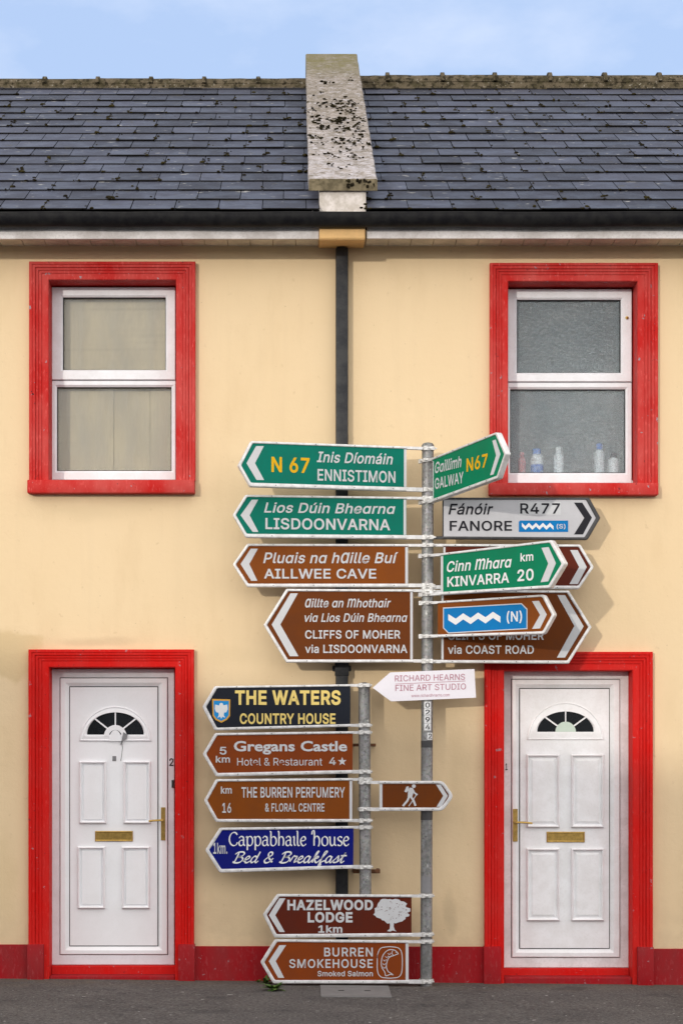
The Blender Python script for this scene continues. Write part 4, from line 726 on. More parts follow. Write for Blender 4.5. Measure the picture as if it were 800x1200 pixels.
UNCIAL = {
 'C': (.62, [[(.56, .58), (.44, .70), (.26, .69), (.1, .54), (.05, .32), (.13, .1), (.32, .0), (.5, .06), (.58, .18)]]),
 'a': (.50, [[(.07, .40), (.18, .5), (.33, .45), (.36, .3), (.36, .08), (.46, .0)], [(.36, .28), (.2, .29), (.07, .19), (.09, .04), (.22, .0), (.36, .1)]]),
 'p': (.52, [[(.0, .44), (.09, .48), (.1, .2), (.1, -.24)], [(.1, .36), (.2, .48), (.34, .48), (.44, .34), (.43, .14), (.32, .01), (.2, .01), (.1, .1)]]),
 'b': (.52, [[(.02, .76), (.1, .72), (.1, .4), (.1, .1), (.2, 0), (.34, .02), (.44, .16), (.43, .36), (.32, .48), (.2, .46), (.1, .36)]]),
 'h': (.50, [[(.02, .76), (.1, .72), (.1, .3), (.1, 0)], [(.1, .34), (.2, .47), (.32, .47), (.4, .34), (.4, .12), (.36, 0)]]),
 'H': (.60, [[(.0, .60), (.03, .78), (.13, .80), (.16, .6), (.14, .3), (.14, 0)], [(.14, .34), (.26, .50), (.40, .48), (.48, .34), (.48, .12), (.42, -.04)]]),
 'i': (.22, [[(.02, .44), (.1, .48), (.1, .12), (.18, 0)]]),
 'l': (.26, [[(.02, .76), (.1, .72), (.1, .12), (.18, 0), (.25, .03)]]),
 'e': (.44, [[(.08, .25), (.28, .28), (.36, .36), (.3, .47), (.18, .47), (.06, .32), (.06, .14), (.18, 0), (.3, .02), (.39, .1)]]),
 'o': (.50, [[(.24, .49), (.1, .42), (.05, .24), (.1, .06), (.24, 0), (.38, .06), (.43, .24), (.38, .42), (.24, .49), (.2, .48)]]),
 'u': (.52, [[(.0, .44), (.08, .46), (.09, .14), (.19, 0), (.3, .04), (.38, .16)], [(.38, .48), (.38, .1), (.48, 0)]]),
 's': (.40, [[(.34, .42), (.22, .49), (.09, .42), (.12, .3), (.28, .22), (.34, .1), (.22, 0), (.05, .05)]]), ' ': (.34, [])}
SCRIPT = {
 'B': (.62, [[(.2, .70), (.17, .35), (.12, 0)], [(.02, .56), (.16, .70), (.42, .72), (.52, .58), (.40, .42), (.22, .38), (.44, .36), (.54, .2), (.42, .02), (.18, -.02), (.02, .06)]]),
 'e': (.36, [[(-.02, .08), (.14, .20), (.27, .32), (.22, .43), (.11, .38), (.06, .2), (.12, .02), (.24, .0), (.37, .12)]]),
 'd': (.46, [[(.32, .36), (.2, .44), (.08, .32), (.05, .12), (.13, .0), (.26, .1), (.34, .3)], [(.40, .74), (.34, .34), (.31, .08), (.38, .0), (.47, .12)]]),
 'r': (.36, [[(-.02, .06), (.1, .44), (.18, .42), (.3, .40), (.26, .2), (.25, .02), (.37, .12)]]),
 'k': (.44, [[(-.02, .06), (.14, .4), (.24, .74), (.16, .72), (.10, .3), (.08, 0)], [(.1, .2), (.26, .42), (.33, .34), (.18, .22), (.30, .0), (.45, .12)]]),
 'f': (.32, [[(-.02, .1), (.14, .36), (.28, .72), (.18, .74), (.12, .4), (.06, -.22), (.16, -.2), (.14, .02), (.33, .14)]]),
 'a': (.46, [[(.32, .36), (.2, .44), (.08, .32), (.05, .12), (.13, .0), (.26, .1), (.34, .42)], [(.34, .42), (.31, .08), (.38, .0), (.47, .12)]]),
 's': (.34, [[(-.02, .08), (.14, .3), (.22, .46), (.26, .3), (.26, .1), (.14, 0), (.04, .05)], [(.2, .0), (.35, .12)]]),
 't': (.30, [[(-.02, .08), (.12, .36), (.22, .68), (.14, .3), (.13, .06), (.2, .0), (.31, .12)], [(.02, .46), (.34, .48)]]),
 '&': (.60, [[(.5, .3), (.36, .06), (.16, -.02), (.05, .14), (.16, .32), (.36, .5), (.34, .68), (.2, .70), (.16, .54), (.3, .26), (.52, .02)]]), ' ': (.30, [])}
def pen_text(b, glyphs, body, x0, x1, z0, z1, y, w, nib, shear=0.0):
    adv = sum(glyphs[ch][0] for ch in body); kx = (x1 - x0) / (adv + shear * 0.5); k = (z1 - z0) / 0.72; x = 0
    for ch in body:
        a, strokes = glyphs[ch]
        for s in strokes:
            ribbon(b, [(x0 + (x + p[0] + shear * p[1]) * kx, z0 + p[1] * k) for p in catmull(s, 5)], w, y, nib)
        x += a

# ---- build the houses
YELLOW_FROM = -9.0
def slates(house, x0, x1, rng):
    b = MB(); m = MB(); gauge = 0.2625; w = 0.302; rows = int((RIDGE_Y + EAVE_D) / gauge) + 1
    tilt = 0.010
    for r in range(rows):
        y0 = -EAVE_D + r * gauge; y1 = min(y0 + gauge * 1.12, RIDGE_Y)
        off = (w / 2 if r % 2 else 0) + rng.uniform(-.02, .02)
        x = x0 - off
        while x < x1:
            g_ = rng.uniform(.0018, .0042); a = max(x + g_, x0); e = min(x + w - g_, x1); x += w
            if e - a < .02: continue
            j = rng.uniform(-.006, .006); h0 = .014 + rng.uniform(0, .005); h1 = .003; t0 = .0065; j2 = rng.uniform(-.005, .005)
            zz0, zz1 = roof_z(y0), roof_z(y1)
            vs = [(a, y0 + j, zz0 + h0 - t0), (e, y0 + j + j2, zz0 + h0 - t0), (e, y0 + j + j2, zz0 + h0), (a, y0 + j, zz0 + h0), (a, y1, zz1 + h1), (e, y1, zz1 + h1), (a, y1, zz1 + h1 - .004), (e, y1, zz1 + h1 - .004)]
            b.mat(M_EDGE); b.add(vs, [(0, 1, 2, 3), (1, 7, 5, 2), (0, 3, 4, 6)]); b.mat(M_SLATE); b.add([(a, y0 + j, zz0 + h0 + .0002), (e, y0 + j + j2, zz0 + h0 + .0002), (e, y1, zz1 + h1 + .0002), (a, y1, zz1 + h1 + .0002)], [(0, 1, 2, 3)])
            # moss grows at the joints, thicker in places
            if -4.2 < a < 5.2 and r < rows - 1:
                dens = 0.5 + 0.5 * math.sin(a * 1.7 + r * 0.5) * math.cos(r * 0.8 - a)
                if rng.random() < 0.42 + 0.6 * dens:
                    for q in range(rng.choice((1, 2, 3, 4, 6, 8))):
                        s = rng.uniform(.004, .011) * (1.6 if rng.random() < .15 else 1)
                        yy = y0 + rng.choice((-.004, rng.uniform(-.01, .10), rng.uniform(0, .24))); xx = a + rng.gauss(0, .016)
                        m.ball((xx, yy, roof_z(yy) + .017 - .010 * max(0, yy - y0) / gauge), s * rng.uniform(.8, 1.6), s * 1.1, s * .8, 7, 4)
                elif rng.random() < .13:
                    s = rng.uniform(.008, .022); xx = rng.uniform(a, e)
                    m.ball((xx, y0 - .003, roof_z(y0) + .013), s * 1.9, s, s * .7, 7, 4)
    return b, m

def house(x0, x1, label, rng):
    h = empty('terraced_house', ((x0 + x1) / 2, 0, 0)); tag(h, label, 'house', 'terraced houses under one roofline')
    ox = h.location.x
    return h
def local(o, parent):
    """keep world placement when parenting to a moved Empty"""
    o.matrix_parent_inverse = parent.matrix_basis.inverted() if False else Matrix.Translation(-parent.location)

def finish_house(h, x0, x1, holes, rng, gx, side):
    w = MB(); wall_front(w, x0, x1, -0.12, WALL_T, holes)
    xe = gx
    # gable, back wall and party wall
    for xg in (x0, x1):
        w.add([(xg, 0, -.1), (xg, 8, -.1), (xg, 8, WALL_T), (xg, 4, RIDGE_Z - .12), (xg, 0, WALL_T)], [(0, 1, 2, 3, 4)])
    w.add([(x0, 8, -.1), (x1, 8, -.1), (x1, 8, WALL_T), (x0, 8, WALL_T)], [(0, 1, 2, 3)])
    w.build('wall', M_WALL, h, fix=False)
    # plinth: the lengths between and beside the doors
    dh = [q for q in holes if q[1] < 0]
    return dh

def plinth(h, segs):
    b = MB()
    for sx0, sx1, zt in segs: b.box(sx0, sx1, -0.020, 0.02, -0.08, zt)
    b.build('plinth', M_RED_P, h, bevel=.004)

def eaves(h, x0, x1, ftop, fbot, sbot):
    f = MB(); zt, zb = P(400, ftop, .30).z, P(400, fbot, .30).z
    f.box(x0, x1, -0.30, -0.275, zb, zt + .03); f.build('fascia', M_FASCIA, h, bevel=.003)
    s = MB(); zs = P(400, sbot, 0.0).z; n = int((x1 - x0) / 0.157); w = (x1 - x0) / n
    for i in range(n): s.box(x0 + i * w + .003, x0 + (i + 1) * w - .003, -0.272, 0.02, zs + .010, zs + .02 + rng_e.uniform(0, .001))
    s.build('soffit_board', M_SOFFIT, h)

def roof(h, x0, x1, rng, caps, ytop):
    d = MB()
    d.add([(x0, -EAVE_D + .02, roof_z(-EAVE_D + .02)), (x1, -EAVE_D + .02, roof_z(-EAVE_D + .02)), (x1, RIDGE_Y, RIDGE_Z), (x0, RIDGE_Y, RIDGE_Z), (x1, 2 * RIDGE_Y + EAVE_D, EAVE_Z), (x0, 2 * RIDGE_Y + EAVE_D, EAVE_Z)], [(0, 1, 2, 3), (3, 2, 4, 5)])
    rf = d.build('roof', M_FELT, h, fix=False)
    b, m = slates(h, x0, x1, rng)
    b.build('slate_cladding', None, rf, fix=False)
    tag(m.build('moss', M_MOSS, rf, smooth=80), kind='stuff')
    zt = P(400, ytop, -RIDGE_Y).z; rad_r = zt - RIDGE_Z + .006
    g = MB()
    def half(x, r, wob=0): return [(x, RIDGE_Y + 1.15 * r * math.cos(math.pi * k / 12), RIDGE_Z - .012 + wob + r * (0.15 + 0.85 * math.sin(math.pi * k / 12) ** 0.8)) for k in range(13)]
    xs = sorted(c_ for c_ in caps)
    lo, hi = x0, x1
    edges = [lo] + [c_ for c_ in xs if lo < c_ < hi] + [hi]
    for i in range(len(edges) - 1):
        a, e = edges[i], edges[i + 1]; wob = rng.uniform(-.004, .004)
        n = 6
        g.rings([half(a + (e - a) * k / n, rad_r * (1 + rng.uniform(-.02, .02)), wob + rng.uniform(-.002, .002)) for k in range(n + 1)], close=False)
    for c_ in edges[1:-1]:
        g.rings([half(c_ - .022, rad_r * 1.05), half(c_ - .018, rad_r * 1.22), half(c_ + .014, rad_r * 1.22), half(c_ + .02, rad_r * 1.05)], close=False)
    # mortar bed under the tiles
    for i in range(int((x1 - x0) / .1)):
        xx = x0 + i * .1; hgt = rng.uniform(.012, .03)
        g.add([(xx, RIDGE_Y - 1.25 * rad_r, roof_z(RIDGE_Y - 1.25 * rad_r) + .008), (xx + .1, RIDGE_Y - 1.25 * rad_r, roof_z(RIDGE_Y - 1.25 * rad_r) + .008), (xx + .1, RIDGE_Y - 1.1 * rad_r, RIDGE_Z + hgt * .3), (xx, RIDGE_Y - 1.1 * rad_r, RIDGE_Z + hgt * .3)], [(0, 1, 2, 3)])
    g.build('ridge_tile', M_RIDGE, rf, smooth=40, fix=False)

rng_e = random.Random(3)
def numeral(ch, x0, x1, y0, y1):
    def put(parent):
        b = MB(); a = P(x0, y1, DD); e = P(x1, y0, DD); text_on(b, ch, a.x, e.x, a.z, e.z, -DD - .006, .014); b.build('house_number', M_NUM, parent)
    return put
XL, XR = -7.5, 8.2
# house with door number 2
h2 = tag(empty('terraced_house'), 'cream terraced house with door number 2, cream blinds upstairs and red surrounds', 'house', 'terraced houses')
hole_w, win2 = window(h2, (34.4, 306.4, 229, 577.5), (57.4, 328, 206.3, 563), 563, (60.8, 336.6, 206, 562.5), 445.3, (74, 348.4, 194.5, 433.8), (66.9, 453.3, 201.1, 551.6), False)
hole_d, dr2, df2 = door(h2, (33.6, 761, 227.3), (57.8, 782, 205.3), None, (59.6, 784, 204.5, 1130.7), (70.3, 794, 197.2, 1119), (82.4, 805.3, 184.7, 1108),
     (93.4, 177.7, 868.4, 828, 101.4, 168.6, 861, 834.6),
     [(93.4, 892, 125.3, 965), (144.7, 892, 177, 965), (91.5, 992, 123.8, 1064.6), (142.9, 992, 175.9, 1064.6)],
     (111.7, 973.7, 156, 986), (189, 946, 194, 984.6), (175.5, 961), [(32.1, 51.2, 1106.9), (209, 228.4, 1106.9)], (1131.8, 1143.5),
     numeral('2', 198.6, 203.6, 888.6, 897.7), M_DOOR, M_PVC, False)
finish_house(h2, XL, XM, [hole_w, hole_d], random.Random(5), XL, -1)
zp = P(0, 1107, .02).z; zp2 = P(0, 1109, .02).z
plinth(h2, [(XL, P(33.6, 0, .02).x, zp), (P(227.5, 0, .02).x, XM, zp2)])
eaves(h2, XL, XM - .165, 269, 280, 290)
roof(h2, XL, XM - HALF, random.Random(21), [P(x, 97, -RIDGE_Y).x for x in (-196, -134, -72, -9, 54, 116, 178, 240, 303)], 92.5)
b = MB(); r = R(201.5, 914, 204.3, 923, DD); b.box(r[0], r[2], -DD - .02, -DD - .002, r[1], r[3]); b.box(r[0] + .004, r[2] - .002, -DD - .024, -DD - .02, r[1] + .02, r[3] - .02); b.build('doorbell', M_NUM, df2, bevel=.003)
b = MB(); r = R(132, 886, 136.5, 892, DD); b.box(r[0], r[2], -DD - .004, -DD - .002, r[1], r[3]); b.build('spyhole_plate', M_SBACK, dr2, bevel=.001)
b = MB(); ribbon(b, [(P(x, y, DD).x, P(x, y, DD).z) for x, y in ((144.5, 864), (143.2, 871), (143.8, 877), (143, 884), (141.8, 892))], .0035, -DD - .0025); b.build('crack', M_NUM, dr2)
b = MB(); b.prism_xz([(P(x, y, DD).x, P(x, y, DD).z) for x, y in ((145, 858), (150, 861), (149, 866), (143, 869), (141.5, 873), (143.5, 866))], -DD - .019, -DD - .002); b.build('broken_trim', M_SBACK, dr2)

# house with door number 1
h1 = tag(empty('terraced_house'), 'cream terraced house with door number 1, frosted upstairs window and red surrounds', 'house', 'terraced houses')
hole_w, win1 = window(h1, (573.8, 308, 770.5, 579.8), (595, 329.7, 746.3, 566.6), 566.6, (592.5, 338.9, 739.7, 566.2), 447.5, (605.1, 351.2, 726.8, 437.2), (597.4, 455.9, 732.5, 554), True)
b = MB(); q = P(733.5, 373, WD); b.cyl((q.x, -WD - .010, q.z), (q.x, -WD - .022, q.z), .011, n=14); b.cyl((q.x, -WD - .018, q.z), (q.x + .004, -WD - .028, q.z - .002), .006, n=10); b.build('window_lock', M_BRASS, win1)
hole_d, dr1, df1 = door(h1, (567.6, 763.8, 764.4), (590.3, 785.8, 740.6), None, (588.5, 786.5, 736, 1134), (598.4, 795.7, 726, 1122.3), (609, 807.4, 713, 1111),
     (617, 707, 866.8, 823.6, 628.8, 695.5, 857.7, 833.5),
     [(616.3, 884, 655.2, 969.8), (668.4, 884, 706.9, 969.8), (616.3, 994, 655.2, 1079), (668.4, 994, 706.9, 1079)],
     (639.8, 974.6, 684.5, 987), (600.2, 947.8, 605.7, 986), (622, 963.5), [(566.5, 586.7, 1109.5), (746.8, 765.5, 1110)], (1135, 1145),
     numeral('1', 591.6, 594.2, 894.7, 902.4), M_DOOR2, M_PVC2, True)
finish_house(h1, XM, XR, [hole_w, hole_d], random.Random(6), XR, 1)
zp3 = P(0, 1109.5, .02).z; zp4 = P(0, 1112, .02).z
plinth(h1, [(XM, P(567.5, 0, .02).x, zp3), (P(764.6, 0, .02).x, XR, zp4)])
eaves(h1, XM + .165, XR, 267.5, 279.5, 290)
roof(h1, XM + HALF, XR, random.Random(22), [P(x, 97, -RIDGE_Y).x for x in (453.5, 517.5, 578.5, 642.5, 706.5, 770, 833, 896, 960)], 89)

# ------------------------------------------------------------------ parapet between the roofs
pw = tag(empty('roof_parapet', (0, 0, 0)), 'lichen-spotted concrete coping rising between the two slate roofs on a whitewashed upstand', 'parapet')
b = MB(); cw = 0.237
zf0, zf1 = P(0, 223.3, .25).z, P(0, 209.3, .25).z; zr = P(0, 63.4, -RIDGE_Y).z
sl = (zr - zf1) / (RIDGE_Y + .25)
rng = random.Random(8); L = []
for k in range(33):
    y = -.25 + (RIDGE_Y + .25) * k / 32; zt = zf1 + sl * (y + .25); th = .083
    wl, wr = cw + rng.uniform(-.003, .003), cw + rng.uniform(-.003, .003); u = rng.uniform(-.002, .002)
    L.append([(XM - wl, y, zt - th), (XM + wr, y, zt - th), (XM + wr, y, zt - .008 + u), (XM + wr - .008, y, zt + u), (XM - wl + .008, y, zt + u), (XM - wl, y, zt - .008 + u)])
for k in range(1, 9):
    y = RIDGE_Y + 4.25 * k / 8; zt = zr - sl * (y - RIDGE_Y)
    L.append([(XM - cw, y, zt - .083), (XM + cw, y, zt - .083), (XM + cw, y, zt - .008), (XM + cw - .008, y, zt), (XM - cw + .008, y, zt), (XM - cw, y, zt - .008)])
b.rings(L, True, True, True)
cop = b.build('coping', M_CONC, pw)
cop.data.materials.append(dirty('dark_weathered_concrete', (0.20, 0.165, 0.105), .9, amt=.7, scale=14, dark=(0.06, 0.05, 0.03), fine=50, bump=.6, spec=.1))
for p_ in cop.data.polygons:
    if p_.normal.y < -.9: p_.material_index = 1
b = MB()
def ct(y): return zf1 + sl * (y + .25) - .082 if y < RIDGE_Y else zr - sl * (y - RIDGE_Y) - .082
b.prism_yz([(-.225, roof_z(-.34) - .02), (-.225, ct(-.225)), (RIDGE_Y, ct(RIDGE_Y)), (8.2, ct(8.2)), (8.2, 5.2), (0.1, 5.2)], XM - HALF + .004, XM + HALF - .004)
b.build('upstand', M_UPSTAND, pw, bevel=.006)
b = MB(); x0c, x1c = P(374, 0, .33).x, P(427.8, 0, .33).x; zt, zb = P(0, 266, .33).z, P(0, 289.4, .33).z
zk, zw = P(0, 281, .33).z, P(0, 289.4, .03).z
b.prism_yz([(-.33, zt + .02), (-.33, zk + .012), (-.318, zk), (0.01, zw), (.01, zt + .02)], x0c, x1c)
b.build('corbel', M_CORBEL, pw, bevel=.006)
m = MB(); rng = random.Random(4)
for k in range(210):
    v = rng.gauss(.36, .17)
    if not 0.01 < v < .93: continue
    y = -.245 + v * 4.2; x = XM + rng.uniform(-.21, .225)
    if rng.random() < .5: x = XM + .1 * math.sin(k * 1.3) + rng.gauss(.04, .08); y = -.2 + rng.choice((.55, .95, 1.35, 1.6, 2.1)) + rng.gauss(0, .06)
    if abs(x - XM) > .228: continue
    z = zf1 + sl * (y + .25)
    for q in range(rng.choice((1, 2, 3, 5, 7))):
        s = rng.uniform(.003, .011); xx = x + rng.gauss(0, .024)
        if abs(xx - XM) < .23: m.ball((xx, y + rng.gauss(0, .03), z + .002), s * rng.uniform(.9, 1.9), s * rng.uniform(1, 1.8), s * .6, 7, 4)
for k in range(26):
    s = rng.uniform(.004, .012); m.ball((XM + rng.uniform(.02, .22), -.256, zf0 + rng.uniform(.02, .08)), s, s * .5, s * 1.2, 7, 4)
tag(m.build('moss', M_MOSS, pw, smooth=80), kind='stuff')

# ------------------------------------------------------------------ gutter and downpipe
gt = tag(empty('rain_gutter', (0, 0, 0)), 'black half-round gutter along both eaves with a downpipe behind the signs', 'gutter')
gz = P(0, 248.5, .42).z; gr_ = .062; gyc = -.42 + gr_
def trough(x0, x1):
    out = [(gyc + gr_ * math.cos(math.pi + math.pi * k / 14), gz - .004 + gr_ * 1.32 * math.sin(math.pi + math.pi * k / 14)) for k in range(15)]
    inn = [(gyc + (gr_ - .004) * math.cos(math.pi + math.pi * k / 14), gz + gr_ * 1.26 * math.sin(math.pi + math.pi * k / 14)) for k in range(14, -1, -1)]
    return out + [(gyc + gr_, gz + .002)] + inn + [(gyc - gr_ - .002, gz + .004), (gyc - gr_ - .002, gz - .004)]
b = MB(); pr = trough(0, 0); rg = random.Random(12); b.rings([[(x, p[0], p[1] + dz_) for p in pr] for x, dz_ in [(XL + (XR - XL) * k / 40, rg.uniform(-.0025, .0025)) for k in range(41)]], True, True, True); b.build('gutter_trough', M_BLACK, gt, smooth=30)
for x in [P(q, 0, .42).x for q in (-190, -40, 110, 255, 372, 432, 560, 700, 850, 1000)]:
    b = MB(); b.rings([[(xx, gyc + (gr_ + .004) * math.cos(math.pi + math.pi * k / 14), gz + .002 + (gr_ * 1.32 + .003) * math.sin(math.pi + math.pi * k / 14)) for k in range(15)] for xx in (x - .014, x + .014)], close=False)
    b.build('gutter_bracket', M_BLACK, gt, smooth=40)
xp = P(400.5, 500, .06).x
b = MB(); b.box(xp - .0435, xp + .0435, -.085, -.020, -.02, P(0, 290, .06).z); b.build('downpipe', M_PIPE, gt, bevel=.012, smooth=40)
for yy, hh in ((783, .055),):
    z = P(0, yy, .06).z; b2 = MB(); b2.box(xp - .049, xp + .049, -.091, -.014, z - hh, z + hh)
    b2.box(xp - .066, xp + .066, -.03, .004, z - .02, z + .02)
    b2.build('pipe_joint', M_PIPE, gt, bevel=.006, smooth=40)

# ------------------------------------------------------------------ signposts
PD = 0.20; PR = 0.041
def signpost(x_top, x_bot, y_top, z_bot, label, stickers=()):
    xt = P(x_top, 0, PD).x; xb = P(x_bot, 0, PD).x; zt = P(0, y_top, PD).z
    s = tag(empty('signpost', (0, 0, 0)), label, 'signpost', 'steel sign poles')
    b = MB(); b.cyl((xb, -PD, z_bot), (xt, -PD, zt), PR, n=32); b.build('pole', M_GALV, s, smooth=40)
    b = MB(); b.lathe([(PR + .003, -.02), (PR + .003, 0), (PR * .8, .014), (PR * .3, .02)], (xt, -PD, zt), 28); b.build('cap', M_GALV, s, smooth=40)
    return s, (lambda z: xb + (xt - xb) * (z - z_bot) / (zt - z_bot))
tall, tall_x = signpost(501, 499, 522, -0.05, 'tall grey galvanised pole standing on the pavement with a number strip')
short, short_x = signpost(426.6, 428.2, 803, P(0, 1076, PD).z, 'short grey galvanised pole beside the downpipe, ending behind a maroon sign')
def pole_wrap(parent, fx, name, m, x0, x1, y0, y1, txt=None, rr=PR + .0012):
    """a sticker wrapped on the front of a pole between photo heights y0..y1 and sides x0..x1"""
    z0, z1 = P(0, y1, PD + PR).z, P(0, y0, PD + PR).z; xc = fx((z0 + z1) / 2)
    a0 = math.asin(max(-1, min(1, (P(x0, 0, PD + PR * .8).x - xc) / rr))); a1 = math.asin(max(-1, min(1, (P(x1, 0, PD + PR * .8).x - xc) / rr)))
    b = MB(); b.mat(m)
    L = [[(xc + rr * math.sin(a0 + (a1 - a0) * k / 12), -PD - rr * math.cos(a0 + (a1 - a0) * k / 12), z) for k in range(13)] for z in (z0, z1)]
    b.rings(L, close=False)
    if txt:
        b.mat(L_BLACK); vs, fs = glyph_mesh(txt, .012)
        ax0, ax1 = min(v[0] for v in vs), max(v[0] for v in vs); az0, az1 = min(v[1] for v in vs), max(v[1] for v in vs)
        out = []
        for v in vs:
            a = (a0 + a1) / 2 + ((v[0] - ax0) / (ax1 - ax0) - .5) * (a1 - a0) * .62; z = z0 + (z1 - z0) * (.13 + .74 * (v[1] - az0) / (az1 - az0))
            r3 = rr + .0012 + v[2]; out.append((xc + r3 * math.sin(a), -PD - r3 * math.cos(a), z))
        b.add(out, fs)
    return b.build(name, m, parent, fix=False)
for ch, y0, y1 in (('0', 822.3, 830.2), ('2', 830.6, 838.6), ('9', 839.2, 847.4), ('4', 847.8, 856)): pole_wrap(tall, tall_x, 'number_sticker', L_BRIGHT, 496.6, 504.6, y0, y1, ch)
pole_wrap(tall, tall_x, 'number_sticker', L_BRIGHT, 500.2, 506.2, 858.6, 866.8, '2')
for y0, y1 in ((868, 876), (950.5, 961), (1027, 1046)): pole_wrap(tall, tall_x, 'tape_band', M_BLKFRAME if y0 < 1000 else M_SBACK, 492.8, 506.6, y0, y1)
b = MB(); z = P(0, 1021.5, PD).z; sx = short_x(z)
b.box(sx - .085, sx + .105, -PD + .030, -PD + .046, z - .014, z + .014); b.box(sx + .085, sx + .105, -PD + .046, 0.0, z - .012, z + .012); b.box(sx - .085, sx - .065, -PD + .046, 0.0, z - .012, z + .012)
b.cyl((sx + .07, -PD + .03, z), (sx + .07, -PD + .012, z), .008, n=6); b.build('wall_bracket', M_RUST, short, bevel=.002)
b = MB(); z = P(0, 873, PD).z; sx = short_x(z)
b.box(sx - .075, sx + .08, -PD + .034, -PD + .044, z - .010, z + .010); b.box(sx + .066, sx + .08, -PD + .044, 0, z - .01, z + .01); b.box(sx - .075, sx - .06, -PD + .044, 0, z - .01, z + .01); b.build('wall_bracket', M_RUST, short, bevel=.002)

# ------------------------------------------------------------------ direction signs
def fillet(poly, radii, n=4):
    out = []; N = len(poly)
    for i, p in enumerate(poly):
        r = radii[i]; a = Vector(poly[i - 1]); c_ = Vector(poly[(i + 1) % N]); q = Vector(p)
        if r <= 0: out += [tuple(q)] * 1 ; continue
        da = (a - q); dc = (c_ - q); la, lc = da.length, dc.length; da.normalize(); dc.normalize()
        half = da.angle(dc) / 2; tl = min(r / math.tan(half), la * .45, lc * .45)
        p0, p1 = q + da * tl, q + dc * tl
        for k in range(n + 1):
            t_ = k / n; out.append(tuple((1 - t_) ** 2 * p0 + 2 * t_ * (1 - t_) * q + t_ * t_ * p1))
    return out

